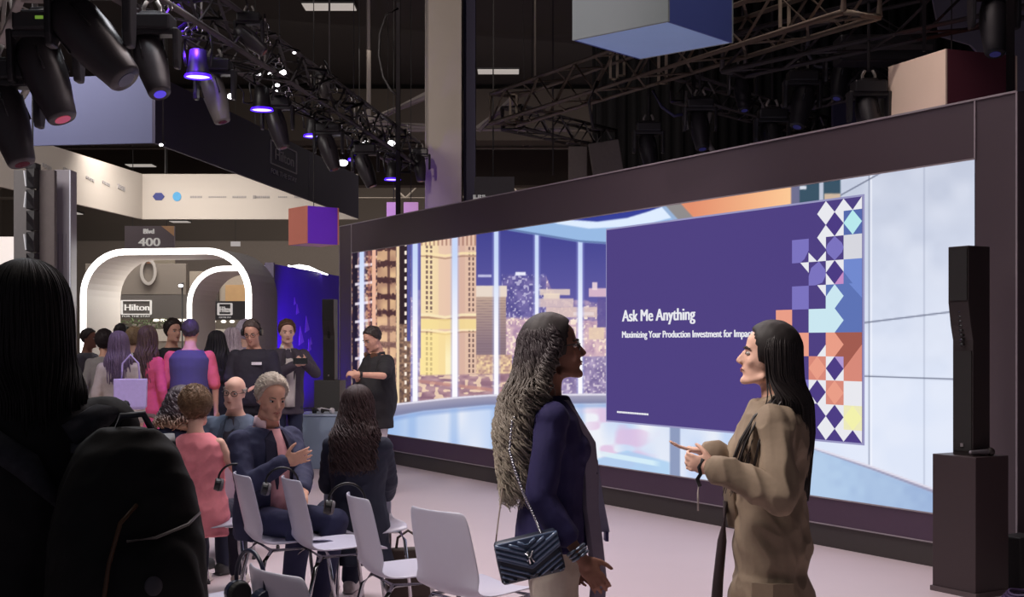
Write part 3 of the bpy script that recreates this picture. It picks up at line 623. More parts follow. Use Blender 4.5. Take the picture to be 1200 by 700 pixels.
# pleated black curtain added to darken the hall behind the rig
cx0 = P(694, 402, 23).x; cx1 = P(1330, 402, 23).x; b = MB(); nn = 160
top_ = [Vector((cx0+(cx1-cx0)*i/nn, 23+.10*math.sin(i*1.9)+.03*math.sin(i*.7), 9.5)) for i in range(nn+1)]
b.v = [tuple(q) for q in top_]+[(q.x, q.y, 0.01) for q in top_]; b.f = [(i, i+1, nn+2+i, nn+1+i) for i in range(nn)]; b.m = [0]*nn
o = b.build('darkening_curtain', mat('curtain_black', (26, 24, 26), .95), None, True); md = o.modifiers.new('thick', 'SOLIDIFY'); md.thickness = .012; tag(o, 'tall pleated black curtain added to darken the view behind the video wall rigging', 'curtain')
# low dark drape line and cables below right truss
o = MB().tube([P(950, 35, 12.5), P(945, 60, 12.5), P(955, 78, 12.5), P(990, 82, 12.5), P(1030, 82, 12.5)], .02, 6).build('bent_pipe', mat('pipe_grey', (84, 82, 92), .4, .4), None, True); tag(o, 'thin bent grey pipe hanging under the right truss', 'pipe')
for i, pts in enumerate((((765, 106), (775, 125), (790, 136), (805, 133)), ((832, 132), (828, 150), (831, 170), (836, 178)), ((804, 107), (804, 140), (806, 152)), ((700, 95), (690, 120), (695, 150)))):
    o = MB().tube([P(a, b_, 14) for a, b_ in pts], .03 if i == 1 else .018, 6).build('hanging_cable', mat('cable_b%d' % i, [(52, 50, 90), (120, 114, 110), (120, 116, 112), (60, 56, 60)][i], .5), None, True)
    tag(o, ['dark blue cable curving below the right truss', 'pale bent duct hose over the video wall', 'short pale chain with hook over the video wall', 'dark cable hanging from the right truss near its left end'][i], 'cable')

# ------------------------------------------------------------------ hanging booth header (navy box) and white banner
sgn = mat('sign_silver', (150, 148, 158), .5); 
n0 = Vector((-4.46, 16, 4.0)); dv = Vector((1.38, 9.7, 0)); rzh = math.atan2(dv.y, dv.x); L = dv.length
t = thing('hanging_header', 'large hanging box sign, grey front and navy side with hotel lettering', 'sign', n0, rzh)
hd = .86
MB().box((L/2, .02, hd/2), (L, .04, hd)).build('side_face', mat('header_navy', (52, 46, 74), .6, noise=.06, scale=1), t)
MB().box((.02, 1.05, hd/2), (.04, 2.02, hd)).build('front_face', mat('header_grey', (86, 90, 124), .7, noise=.05, scale=1), t, bevel=.004)
for x in (L*.66,): MB().box((x, -.003, hd/2), (.03, .006, hd)).build('seam', mat('seam', (80, 76, 96), .6), t)
def hx(px):   # distance along header face for a photo column
    tt = (px-600)/F; return ((tt*n0.y-n0.x)/(dv.x/L-tt*dv.y/L))
def hz(px, py): Y = n0.y+hx(px)*dv.y/L; return CAMZ-(py-HOR)*Y/F-n0.z
xa, xb = hx(317), hx(347); za = hz(317, 191); zb_ = hz(317, 164); 
fr = MB()
for (cx_, cz_, wx_, wz_) in (((xa+xb)/2, za, xb-xa, .02), ((xa+xb)/2, zb_, xb-xa, .02), (xa, (za+zb_)/2, .03, zb_-za), (xb, (za+zb_)/2, .03, zb_-za)): fr.box((cx_, -.006, cz_), (wx_+.02, .012, wz_))
fr.build('logo_frame', sgn, t)
text(t, 'lettering', 'Hilton', xa+.15*(xb-xa), xb-.13*(xb-xa), za+.25*(zb_-za), za+.75*(zb_-za), -.01, sgn, .01, .012)
text(t, 'lettering', 'FOR THE STAY', xa, xb, za-.42*(zb_-za), za-.2*(zb_-za), -.01, sgn, .01, .0)
b = MB()
for x in (.3, L/2, L-.3):
    for y in (.02,): b.tube([(x, y, hd), (x, y, 9.49-4.0)], .01, 5)
b.build('cable', lh, t)
# the white ring banner
wm = mat('banner_white', (186, 178, 170), .8, noise=.03, scale=1)
D0 = 27.0; c0 = P(165, 257, D0); c1 = P(419, 257, D0); bh = 53*D0/F
e0 = P(-30, 402, 20.6); 
t = thing('ring_banner', 'white hanging ring banner with a row of small faint logos', 'banner', c0, 0)
MB().box(((c1.x-c0.x)/2, .05, bh/2), (c1.x-c0.x, .1, bh)).build('banner_panel', wm, t)
dv2 = Vector((e0.x-c0.x, e0.y-c0.y, 0)); an = math.atan2(dv2.y, dv2.x); 
MB().box((dv2.length/2, 0, bh/2), (dv2.length, .06, bh)).xform(Matrix.Rotation(an, 4, 'Z')).build('banner_panel', wm, t)
lg = mat('logo_grey', (150, 146, 146), .8); lb = mat('logo_navy', (44, 52, 120), .6); lc = mat('logo_cyan', (70, 150, 200), .6)
def bx(px): return (px-600)/F*D0-c0.x
zz = lambda py: CAMZ-(py-HOR)/F*D0-c0.z
MB().prism([(bx(186+7*math.cos(a)), zz(230.5+5*math.sin(a))) for a in np.linspace(0, 2*math.pi, 7)[:-1]], -.015, 0).build('logo', lb, t, label='dark blue oval logo')
MB().prism([(bx(207.5+5*math.cos(a)), zz(230.5+5.5*math.sin(a))) for a in np.linspace(0, 2*math.pi, 17)[:-1]], -.015, 0).build('logo', lc, t, label='round cyan logo')
for i, (px, w_, h_) in enumerate(((229, 12, 3), (254, 19, 2), (280, 15, 3), (298, 3, 5), (307, 15, 3), (331, 10, 2), (349, 8, 3))):
    b = MB(); x = px-w_/2
    while x < px+w_/2: l_ = random.uniform(1.0, 2.2); b.box(((bx(x)+bx(x+l_))/2, -.006, zz(231)), (l_/F*D0, .01, h_/F*D0*.8)); x += l_+.5
    b.build('logo', lg, t)
b = MB(); Rm = Matrix.Rotation(an, 4, 'Z')
for px_, h_ in ((.9, .09), (1.6, .05), (2.3, .05), (3.2, .14), (4.0, .07), (5.2, .06), (6.4, .1)):
    for j in range(4): b.box((px_*1.0+j*.09, .035, .55*bh-.0+.01*j), (.06, .02, h_))
b.xform(Rm).build('logo', lg, t)
b = MB()
for x in (.5, 2.4, 4.6): b.tube([(x, .05, bh), (x, .05, 9.49-c0.z)], .012, 5)
b.build('cable', lh, t)

# pillar panels at left
gp = mat('stand_grey', (132, 128, 128), .6, noise=.06); 
a = P(14, 199, 14); c = P(63, 199, 14)
t = thing('display_tower', 'tall grey twin panel tower at the left edge', 'display panel', (a.x, 14, 0), 0)
MB().box((.22/2-.0, .06, a.z/2), (.2, .08, a.z)).build('panel', gp, t, bevel=.004)
MB().box(((c.x-a.x)-.10, .06, a.z/2), (.2, .08, a.z)).build('panel', mat('stand_brown', (120, 110, 108), .6), t, bevel=.004)
t = thing('line_array_speaker', 'hanging line of small black loudspeakers between the two grey panels', 'loudspeaker', (a.x+.245, 13.9, a.z), 0)
for k_ in range(9):
    b = MB().rings([[Vector((-.045, -.02, z)), Vector((.05, -.03+y_, z)), Vector((.05, .12, z)), Vector((-.045, .12, z))] for z, y_ in ((-.23*k_, 0), (-.23*k_-.1, -.03), (-.23*k_-.21, 0))])
    mod = b.build('speaker_module', blk, t, bevel=.004)
    if k_ not in (2, 4): MB().box((-.055, -.02, -.23*k_-.11), (.012, .03, .17), rot=(0, random.choice((-.12, .1, 0)), 0)).build('light_gap', mat('gap_light', (210, 208, 210), .4, emit=(200, 200, 205), estr=.35), mod)  # glowing slivers painted in for light showing between the modules
MB().box((0, .05, .03), (.12, .16, .06)).tube([(0, .05, .03), (0, .05, 9.49-a.z)], .01, 6).build('flying_bar', blk, t)
a = P(64, 199, 14.3); c = P(83, 199, 14.3)
t = thing('white_pillar', 'slim white pillar with faint etched lines beside the grey tower', 'pillar', ((a.x+c.x)/2, 14.4, 0), 0)
MB().box((0, 0, a.z/2), (c.x-a.x, .2, a.z)).build('pillar', mat('pillar_white', (176, 170, 178), .35, noise=.08, scale=4), t, bevel=.006)
b = MB()
for x in (-.05, .0, .04): b.box((x, -.102, a.z/2-.2), (.004, .004, a.z*.7))
b.tube([(-.09, -.103, 1.95), (.09, -.103, 2.03)], .004, 4); b.build('etched_line', mat('etch', (120, 116, 130), .5), t)
MB().box((c.x-a.x-.1, -.1, a.z/2), (.008, .01, a.z)).build('edge_strip', mat('strip_bright', (235, 235, 240), .2, emit=(220, 220, 230), estr=.5), t)
a = P(-10, 275, 20); c = P(16, 300, 20)
o = MB().box((0, 0, .9*1), (1.0, .1, 3.15)).build('light_wall', mat('lit_cream', (230, 220, 215), .6, emit=(225, 215, 210), estr=.7), None); o.location = (P(-18, 402, 20).x, 20, .68); tag(o, 'bright cream lit panel at the far left edge', 'panel')  # emission stands in for light falling on this wall

# ------------------------------------------------------------------ lit arches
arch_in = mat('arch_grey', (196, 188, 178), .55, noise=.03); led = mat('arch_led', (255, 255, 255), emit=(255, 252, 250), estr=3.0)
arch_out = mat('arch_outer', (176, 170, 168), .45)
def arch(lab, x0, x1, h, D, depth, rzz, rad=.5, th=.09, grp='white lit arches'):
    W = x1-x0; t = thing('lit_arch', lab, 'arch', (x0, D, 0), rzz, grp)
    def path(off, n=10):
        r = rad-off; pts = [(off, 0)]
        for i in range(n+1): a = math.pi-i/n*math.pi/2; pts.append((rad+r*math.cos(a), h-rad+r*math.sin(a)))
        for i in range(n+1): a = math.pi/2-i/n*math.pi/2; pts.append((W-rad+r*math.cos(a), h-rad+r*math.sin(a)))
        pts.append((W-off, 0)); return pts
    o_ = path(0); i_ = path(th); N = len(o_)
    vs = []; fs = []; mi = []
    for (ps, y) in ((o_, 0), (o_, depth), (i_, 0), (i_, depth)): vs += [(x, y, z) for x, z in ps]
    for k_ in range(N-1):
        for (A_, B_, m_) in ((0, 1, 1), (2, 3, 0), (0, 2, 0), (1, 3, 0)):
            fs.append((A_*N+k_, A_*N+k_+1, B_*N+k_+1, B_*N+k_)); mi.append(m_)
    b = MB(); b.v = vs; b.f = fs; b.m = mi
    b.f += [(0, N, 3*N, 2*N), (N-1, 2*N-1, 4*N-1, 3*N-1)]; b.m += [0, 0]
    b.build('shell', [arch_in, arch_out], t)
    b = MB(); q0 = path(.005); q1 = path(th-.005); rs = []
    for k_ in range(N): rs.append([Vector((q0[k_][0], -.012, q0[k_][1])), Vector((q1[k_][0], -.012, q1[k_][1])), Vector((q1[k_][0], 0.0, q1[k_][1])), Vector((q0[k_][0], 0.0, q0[k_][1]))])
    b.rings(rs).build('light_strip', led, t, label='glowing white light strip')
    return t
arch('big white lit arch in front, spanning the crowd', P(94, 402, 17).x, P(304, 402, 17).x, 1.5+110*17/F, 17, 1.0, R(-8.5), .62)
arch('smaller looking lit arch standing behind the big one', P(219, 402, 20.8).x, P(219, 402, 20.8).x+2.0, 1.5+90*20.8/F, 20.8, 1.0, R(-8.5), .62)
# light strip over purple wall
o = MB().tube([P(338, 312, 20.4), P(350, 312.5, 20.3), P(362, 314.5, 20.2), P(374, 319, 20.1), P(384, 322, 20.0)], [.02, .035, .035, .02, .01], 8).build('curved_light', led, None, True); tag(o, 'short curved white light seen over the purple panel', 'light')

# ------------------------------------------------------------------ purple panel
a = P(317, 402, 17.7); c = P(400, 402, 21.2); d = c-a; t = thing('purple_backdrop', 'tall deep purple lit backdrop with small pale triangles left of the video wall', 'backdrop', (a.x, a.y, 0), math.atan2(d.y, d.x))
MB().box((d.length/2, .04, 1.3), (d.length, .08, 2.6)).build('board', mat('backdrop_blue', (108, 84, 196), .5, noise=.12, scale=1.2), t)
MB().box((-.02, 0, 1.3), (.05, .12, 2.62)).build('edge_post', mat('post_grey', (150, 140, 165), .5), t)
b = MB()
def pxl(px): tt = (px-600)/F; return (tt*a.y-a.x)/(d.x/d.length-tt*d.y/d.length)
for px, py, s in ((359, 384, .16), (352, 398, .18), (362, 408, .12), (348, 365, .1), (345, 355, .07), (393, 410, .12), (388, 395, .1), (364, 402, .08)):
    x = pxl(px); z = CAMZ-(py-HOR)/F*(a.y+x*d.y/d.length); b.prism([(x-s*.5, z-s*.5), (x+s*.9, z-s*.2), (x-s*.1, z+s*1.1)], -.006, 0)
b.build('triangle_print', mat('tri_pale', (190, 170, 240), .5), t)
# ------------------------------------------------------------------ low bluish counter with headphones on top
q = P(350, 402, 15.2); q2 = P(424, 402, 15.2)
t = thing('low_counter', 'low pale blue box counter left of the stage', 'counter', (q.x, 15.2, 0), 0)
zt_ = CAMZ-86/F*15.2
MB().box(((q2.x-q.x)/2, .3, zt_/2), (q2.x-q.x, .6, zt_)).build('body', mat('counter_blue', (150, 168, 190), .4, noise=.08, scale=2), t, bevel=.01)
MB().box(((q2.x-q.x)/2, .3, zt_+.012), (q2.x-q.x+.03, .63, .024)).build('top', mat('counter_top', (170, 184, 204), .3), t, bevel=.004)

def headset(lab, loc, rot, m, group=None, k=1.0, m2=None):
    t = thing('headset', lab, 'headphones', loc, rot=rot, group=group)
    MB().tube([(.085*k*math.cos(a), 0, .085*k*math.sin(a)+.02*k) for a in np.linspace(-.35, math.pi+.35, 18)], [.006*k]*18, 7).build('headband', m, t, True)
    for s in (-1, 1):
        e_ = MB().cyl((s*.068*k, 0, -.02*k), (s*.098*k, 0, -.02*k), .037*k, .032*k, n=18).build('ear_cup', m, t, bevel=.004)
        MB().cyl((s*.052*k, 0, -.02*k), (s*.068*k, 0, -.02*k), .030*k, .036*k, n=18).build('ear_pad', m2 or mat('pad_black', (25, 24, 26), .7), e_, bevel=.005)
    return t
hb = mat('headset_black', (24, 24, 28), .35)
headset('black headphones lying on the pale blue counter', (P(360, 402, 15.3).x, 15.35, zt_+.065), (R(75), 0, R(20)), hb, k=1.1)
headset('white and black headphones lying right of the black ones on the counter', (P(381, 402, 15.3).x, 15.35, zt_+.065), (R(75), 0, R(-30)), mat('headset_white', (210, 205, 210), .4), k=1.0)
# ------------------------------------------------------------------ back booth, signs
bw = mat('booth_grey', (122, 114, 106), .7, noise=.04, scale=1); bd = mat('booth_header', (92, 87, 84), .6); bdk = mat('booth_header_dark', (48, 46, 48), .6)
def rect(parent, name, px0, py0, px1, py1, D, th, m, loc, lab=None, bev=.004):
    a = P(px0, py0, D)-loc; c = P(px1, py1, D)-loc
    return MB().box(((a.x+c.x)/2, (a.y+c.y)/2+th/2, (a.z+c.z)/2), (c.x-a.x, th, a.z-c.z)).build(name, m, parent, bevel=bev, label=lab)
l0 = Vector((P(128, 402, 26).x, 26, 0))
t = thing('exhibit_booth', 'grey hotel booth front seen through the big arch', 'booth', l0, 0)
rect(t, 'upper_wall', 100, 309, 218, 346, 26, .15, bw, l0); hdr = rect(t, 'header', 100, 345, 219, 373, 26, .3, bd, l0, 'grey header board with white hotel lettering')
rect(t, 'back_wall', 100, 372, 300, 388, 27.5, .1, mat('booth_inner', (104, 96, 86), .7), l0); rect(t, 'counter', 128, 386, 300, 400, 25.6, .5, mat('counter_white', (196, 190, 178), .6), l0)
rect(t, 'counter', 100, 399, 300, 488, 25.7, .4, mat('counter_white2', (170, 164, 152), .6), l0)
sw = mat('letter_white', (226, 224, 222), .5, emit=(226, 224, 222), estr=.25)
X = lambda px, D=26: (px-600)/F*D-l0.x; Z = lambda py, D=26: CAMZ-(py-HOR)/F*D
fb = MB()
x0, x1, z0, z1 = X(143), X(177), Z(368.5), Z(352.5)
for (cx_, cz_, wx_, wz_) in (((x0+x1)/2, z0, x1-x0, .02), ((x0+x1)/2, z1, x1-x0, .02), (x0, (z0+z1)/2, .02, z1-z0), (x1, (z0+z1)/2, .02, z1-z0)): fb.box((cx_, -.012, cz_), (wx_+.02, .02, wz_))
fb.build('logo_frame', sw, hdr)
text(hdr, 'lettering', 'Hilton', X(146), X(174.5), Z(364), Z(356.3), -.012, sw, .01, .015)
text(hdr, 'lettering', 'FOR THE STAY', X(143.5), X(176.5), Z(371.8), Z(369.6), -.012, sw, .01, .0)
l0b = Vector((P(243, 402, 24).x, 24, 0)); t = thing('booth_header', 'black header board with hotel logo seen through the rear arch', 'sign', l0b, 0)
hdr = rect(t, 'board', 243, 353, 292, 375, 24, .2, bdk, l0b); rect(t, 'post', 243, 375, 245, 495.9, 24, .05, bdk, l0b); rect(t, 'post', 290, 375, 292, 495.9, 24, .05, bdk, l0b)
l0 = l0b; fb = MB(); x0, x1, z0, z1 = X(256, 24), X(271.5, 24), Z(369, 24), Z(356, 24)
for (cx_, cz_, wx_, wz_) in (((x0+x1)/2, z0, x1-x0, .02), ((x0+x1)/2, z1, x1-x0, .02), (x0, (z0+z1)/2, .02, z1-z0), (x1, (z0+z1)/2, .02, z1-z0)): fb.box((cx_, -.012, cz_), (wx_+.02, .02, wz_))
fb.build('logo_frame', sw, hdr); text(hdr, 'lettering', 'Hilton', X(257.5, 24), X(270, 24), Z(366, 24), Z(359, 24), -.012, sw, .01, .015); text(hdr, 'lettering', 'FOR THE STAY', X(257, 24), X(271, 24), Z(373, 24), Z(371, 24), -.012, sw, .01, 0)
l1 = Vector((P(265, 402, 28).x, 28, 0)); t = thing('lounge_wall', 'beige booth wall with a tan wooden panel seen through the rear arch', 'booth', l1, 0)
rect(t, 'wall', 222, 318, 312, 388, 28, .1, mat('beige_wall', (176, 164, 150), .7), l1); rect(t, 'wood_panel', 264, 334, 294, 354, 27.9, .08, mat('tan_wood', (196, 158, 112), .6, scale=8), l1); rect(t, 'post', 249, 326, 256, 356, 27.9, .08, mat('post_dark', (84, 76, 70), .6), l1)
for i, px in enumerate((183, 191, 210, 216, 250, 262, 272)):
    DD = 26.15 if i < 4 else 24.1; p = P(px, 375.5 if i < 4 else 377, DD); top_ = P(px, 373 if i < 4 else 375, 26 if i < 4 else 24).z-p.z+.01
    t = thing('pendant_light', ['oval glowing lamp left of the pair under the grey header', 'oval glowing lamp right of the pair under the grey header', 'small glowing lamp beside the rear arch post', 'wide glowing lamp at the rear arch post', 'small warm lamp under the black header, left', 'small warm lamp under the black header, middle', 'small warm lamp under the black header, right'][i], 'lamp', p, 0, 'booth pendant lamps')
    MB().ell((0, 0, 0), (.08 if i < 4 else .05, .06, .028), n=12).build('shade', mat('pendant_glow', (255, 245, 230), emit=(255, 244, 226), estr=1.8), t, True); MB().tube([(0, 0, .02), (0, 0, top_)], .008, 5).build('cord', pole_m, t)
# 400 street sign
l2 = Vector((P(175, 402, 30).x, 30, P(175, 311, 30).z)); t = thing('overhead_number_sign', 'grey hanging aisle sign with the number 400', 'sign', l2, 0)
rect(t, 'board', 146, 265, 204, 300, 30, .1, mat('sign_grey', (122, 112, 120), .7), l2); rect(t, 'lower_board', 146, 300, 176.5, 311, 30, .1, mat('sign_orange', (214, 160, 128), .7), l2); rect(t, 'lower_board', 176.5, 300, 204, 311, 30, .1, mat('sign_cream', (222, 212, 190), .7), l2)
b = MB(); x0 = (189-600)/F*30-l2.x; b.prism([(x0, CAMZ+(137)/F*30-l2.z), (x0+.3, CAMZ+137/F*30-l2.z), (x0+.3, CAMZ+125/F*30-l2.z), (x0+.18, CAMZ+130/F*30-l2.z)], -.01, 0); b.build('corner_print', mat('corner_print', (214, 170, 130), .7), t)
text(t, 'lettering', '400', (162-600)/F*30-l2.x, (187-600)/F*30-l2.x, CAMZ-(288.5-HOR)/F*30-l2.z, CAMZ-(278.5-HOR)/F*30-l2.z, -.012, sw, .01, .02)
text(t, 'lettering', 'Blvd', (168-600)/F*30-l2.x, (180-600)/F*30-l2.x, CAMZ-(274-HOR)/F*30-l2.z, CAMZ-(268-HOR)/F*30-l2.z, -.012, sw, .01, .02)
MB().tube([(-.4, .05, .9), (-.4, .05, 9.49-l2.z)], .01, 5).tube([(.4, .05, .9), (.4, .05, 9.49-l2.z)], .01, 5).build('cable', lh, t)
o = MB().rings([[Vector(((.14+s_*.03)*math.cos(a), y_, (.24+s_*.03)*math.sin(a))) for s_, y_ in ((-1, 0), (1, 0), (1, .05), (-1, .05))] for a in np.linspace(0, 2*math.pi, 21)], cap=False).build('ring_sign', mat('ring_grey', (170, 165, 160), .5), None); o.location = P(175, 319, 26)+Vector((0, -.08, 0)); tag(o, 'small oval ring emblem on the booth wall under the number sign', 'emblem')
# sign behind the video wall
l3 = P(578, 240, 17.4); t = thing('hanging_sign', 'dim grey sign with white letters just visible over the video wall', 'sign', l3, 0)
rect(t, 'board', 556, 207, 603, 244, 17.4, .05, mat('sign_dim', (84, 80, 84), .7), l3); text(t, 'lettering', 'Hilton', (554.5-578)/F*17.4, (583-578)/F*17.4, (240-236)/F*17.4, (240-228)/F*17.4, -.01, sw, .01, .02)
MB().tube([(0, .03, .35), (0, .03, 9.49-l3.z)], .01, 5).build('cable', lh, t)
o = MB().box((0, 0, 0), (.24, .05, .12)).build('exit_sign', mat('exit_lit', (170, 165, 165), emit=(190, 185, 185), estr=.5), None); o.location = P(276, 286, 33); MB().tube([(0, 0, .06), (0, 0, 9.49-o.location.z)], .008, 5).build('cable', lh, o); tag(o, 'small pale lit box sign in the dark above the arches', 'sign')
# plants on the counter
leaf = mat('leaf_green', (92, 112, 74), .7, noise=.3)
for i, px in enumerate((131, 152, 170, 186)):
    p = P(px, 392, 25.3); t = thing('potted_plant', ['grey green counter plant at the left end', 'grey green counter plant behind the checked shirt', 'grey green counter plant right of the checked shirt', 'grey green counter plant behind the pink cardigan'][i], 'plant', (p.x, 25.75, Z(386, 25.6)), 0, 'plants on the booth counter')
    b = MB()
    for k_ in range(40):
        a = random.uniform(0, 6.28); r_ = random.uniform(.05, .2); z = random.uniform(.0, .2)
        q = Vector((r_*math.cos(a), r_*math.sin(a), z)); q2 = q+Vector((.05*math.cos(a), .05*math.sin(a), .04)); sd = Vector((-math.sin(a), math.cos(a), 0))*.02
        b.add([q, q+(q2-q)*.5+sd, q2, q+(q2-q)*.5-sd, q+Vector((0, 0, .004))], [(0, 1, 2, 3)])
    b.build('leaves', leaf, t); MB().cyl((0, 0, 0), (0, 0, .1), .07, .09).build('pot', bw, t, True)

# ------------------------------------------------------------------ chairs
shell = mat('chair_plastic', (206, 204, 222), .32, noise=.02, spec=.5); chrome = mat('chrome', (190, 190, 196), .15, 1.0)
def make_chair(lab):
    t = thing('shell_chair', lab, 'chair', (0, 0, 0), 0, 'white shell chairs of the seating area')
    prof = [(.23, .425), (.20, .445), (.12, .452), (.02, .446), (-.08, .440), (-.145, .445), (-.185, .475), (-.205, .53), (-.222, .60), (-.24, .68), (-.256, .76), (-.266, .80), (-.27, .815)]
    hw = [.195, .205, .21, .212, .212, .208, .205, .205, .203, .20, .192, .182, .165]
    n = 14; vs = []; fs = []
    for k_, ((y, z), w_) in enumerate(zip(prof, hw)):
        for i in range(n+1):
            s = i/n*2-1; bow = (s*s)
            vs.append((s*w_, y+(.045*bow if k_ > 6 else 0), z+(.02*bow if k_ <= 6 else 0)))
    for k_ in range(len(prof)-1):
        for i in range(n): a = k_*(n+1)+i; fs.append((a, a+1, a+n+2, a+n+1))
    b = MB(); b.add(vs, fs); o = b.build('seat_shell', shell, t, True)
    md = o.modifiers.new('thick', 'SOLIDIFY'); md.thickness = .009; md.offset = -1; md2 = o.modifiers.new('sub', 'SUBSURF'); md2.levels = md2.render_levels = 1
    for sx in (-1, 1):
        MB().tube([(sx*.165, .17, .428), (sx*.19, .185, .38), (sx*.215, .235, .012)], .0105, 10).build('leg', chrome, t, True)
        MB().tube([(sx*.165, -.11, .425), (sx*.19, -.15, .38), (sx*.215, -.235, .012)], .0105, 10).build('leg', chrome, t, True)
    MB().tube([(-.165, .17, .428), (.165, .17, .428)], .0105, 8).tube([(-.165, -.11, .425), (.165, -.11, .425)], .0105, 8).tube([(-.165, .17, .428), (-.165, -.11, .425)], .0105, 8).tube([(.165, .17, .428), (.165, -.11, .425)], .0105, 8).build('under_frame', chrome, t, True)
    b = MB()
    for sx in (-1, 1):
        for y in (.235, -.235): b.cyl((sx*.215, y, 0), (sx*.215, y, .02), .014, n=10)
    b.build('foot_caps', mat('foot_plastic', (60, 60, 64), .6), t, True)
    return t
def copy_tree(o, parent=None):
    c = o.copy(); C.objects.link(c)
    if parent: c.parent = parent
    for ch in list(o.children): copy_tree(ch, c)
    return c
CH = R(-52)
proto = None
def chair(lab, px, py, D, rz=CH):         # px,py = middle of the back's top edge
    global proto
    if proto is None: proto = t = make_chair(lab)
    else: t = copy_tree(proto); t['label'] = lab
    p = P(px, py, D); off = Matrix.Rotation(rz, 3, 'Z')@Vector((0, -.27, 0))
    t.location = (p.x-off.x, p.y-off.y, 0); t.rotation_euler = (0, 0, rz); return t
cA = chair('empty white chair standing rightmost, beside the quilted bag', 501, 598, 5.25, R(-48))
cB = chair('white chair with headphones behind the woman with long brown hair', 408, 583, 5.75, R(-68))
cC = chair('white chair with headphones right of the man in the blazer', 331, 561, 6.50, R(-66))
cE = chair('white chair carrying headphones that the man in the blazer sits on', 274, 553, 6.70, R(-66))
cF = chair('nearest white chair, only its back top visible at the bottom edge', 306, 676, 3.85, R(-52))
cG = chair('white chair whose seat shows behind the backpack', 188, 628, 4.9)
def seat_at(lab, x, y, rz):
    t = copy_tree(proto); t['label'] = lab; t.location = (x, y, 0); t.rotation_euler = (0, 0, rz); return t
WB = P(420, 402, 7.25); PK = P(233, 402, 7.5)
seat_at('white chair under the woman with long brown hair', WB.x+.02, WB.y+.12, R(200))
seat_at('white chair under the woman in the pink top', PK.x+.02, PK.y+.1, R(195))
CU = P(193, 402, 8.0); seat_at('white chair under the curly haired person', CU.x, CU.y+.1, R(200))
BA = P(277, 402, 9.1); seat_at('white chair under the bald man', BA.x, BA.y+.04, R(170))
def chair_headset(lab, ch, dx=-.17, k=1.0):
    M_ = Mof(ch); p = M_@Vector((dx, -.235, .745)); headset(lab, p, (0, R(12), ch.rotation_euler.z+R(80)), hb, 'headphones hung on the chair backs', k, mat('pad_grey', (120, 116, 122), .6))
for lab, ch in (('headphones hung on the chair behind the brown haired woman', cB), ('headphones hung on the chair right of the blazer man', cC), ('headphones hung on the chair beside the pink top', cE)): chair_headset(lab, ch)
M_ = Mof(cF); headset('headphones hung on the nearest chair at the bottom edge', M_@Vector((-.10, -.255, .74)), (0, 0, cF.rotation_euler.z), mat('headset_navy', (32, 38, 62), .35), 'headphones hung on the chair backs', 1.15)
#PEOPLE
# ------------------------------------------------------------------ people
def remeshed(mb, vox, smooth=6, fac=.5):
    me = mb.mesh('tmp'); bm = bmesh.new(); bm.from_mesh(me); bmesh.ops.recalc_face_normals(bm, faces=bm.faces); bm.to_mesh(me); bm.free()
    o = bpy.data.objects.new('tmp', me); C.objects.link(o)
    r = o.modifiers.new('r', 'REMESH'); r.mode = 'VOXEL'; r.voxel_size = vox
    if smooth: s = o.modifiers.new('s', 'SMOOTH'); s.factor = fac; s.iterations = smooth
    dg = bpy.context.evaluated_depsgraph_get(); m2 = bpy.data.meshes.new_from_object(o.evaluated_get(dg))
    bpy.data.objects.remove(o); bpy.data.meshes.remove(me)
    m2.polygons.foreach_set('use_smooth', [True]*len(m2.polygons)); return m2
def getco(me): n = len(me.vertices); a = np.empty(n*3); me.vertices.foreach_get('co', a); return a.reshape(-1, 3)
def getno(me): n = len(me.vertices); a = np.empty(n*3); me.vertices.foreach_get('normal', a); return a.reshape(-1, 3)
def wrinkle(me, amp, seed=0, freq=18):
    rs = np.random.RandomState(seed+11); co = getco(me); no = getno(me); d = np.zeros(len(co))
    warp = .03*np.sin(co[:, [1, 2, 0]]*9+rs.rand(3)*6)
    q = co+warp
    for k_ in range(5):
        v = rs.normal(size=3); v[2] *= .75; v /= np.linalg.norm(v); d += np.sin(q@v*freq*(1+.5*k_)*2+rs.rand()*6)/(1+.6*k_)
    d = 1-np.abs(d/1.6)
    co += no*(d*amp)[:, None]; me.vertices.foreach_set('co', co.ravel()); me.update()
def relax(me, Hm, it):
    co = getco(me); c = np.array(Hm.translation); d = np.linalg.norm(co-c, axis=1)
    inv = Hm.inverted(); L_ = np.c_[co, np.ones(len(co))]@np.array(inv).T
    w_ = np.clip((.17-d)/.03, 0, 1)*np.where((np.abs(L_[:, 0]) < .02) & (L_[:, 1] > .085), .35, 1.0)
    n = len(me.edges); e = np.empty(n*2, int); me.edges.foreach_get('vertices', e); e = e.reshape(-1, 2); deg = np.bincount(e.ravel(), minlength=len(co))[:, None]
    for _ in range(it):
        for f_ in (.55, -.53 if _ % 2 else .2):
            s_ = np.zeros_like(co)
            for ax in range(3): s_[:, ax] = np.bincount(e[:, 0], co[e[:, 1], ax], len(co))+np.bincount(e[:, 1], co[e[:, 0], ax], len(co))
            co = co+(s_/np.maximum(deg, 1)-co)*f_*w_[:, None]
    me.vertices.foreach_set('co', co.ravel()); me.update()
def skinmesh(name, me, m, parent, label=None):
    me.name = name; me.materials.clear(); me.materials.append(m)
    o = bpy.data.objects.new(name, me); C.objects.link(o); o.parent = parent
    if label: o['label'] = label
    return o
def torso_rings(secs, n=24):
    rs = []
    for z, rx, ry, yo in secs: rs.append([Vector((rx*math.cos(2*math.pi*i/n)*1.0, yo+ry*math.sin(2*math.pi*i/n), z)) for i in range(n)])
    return rs
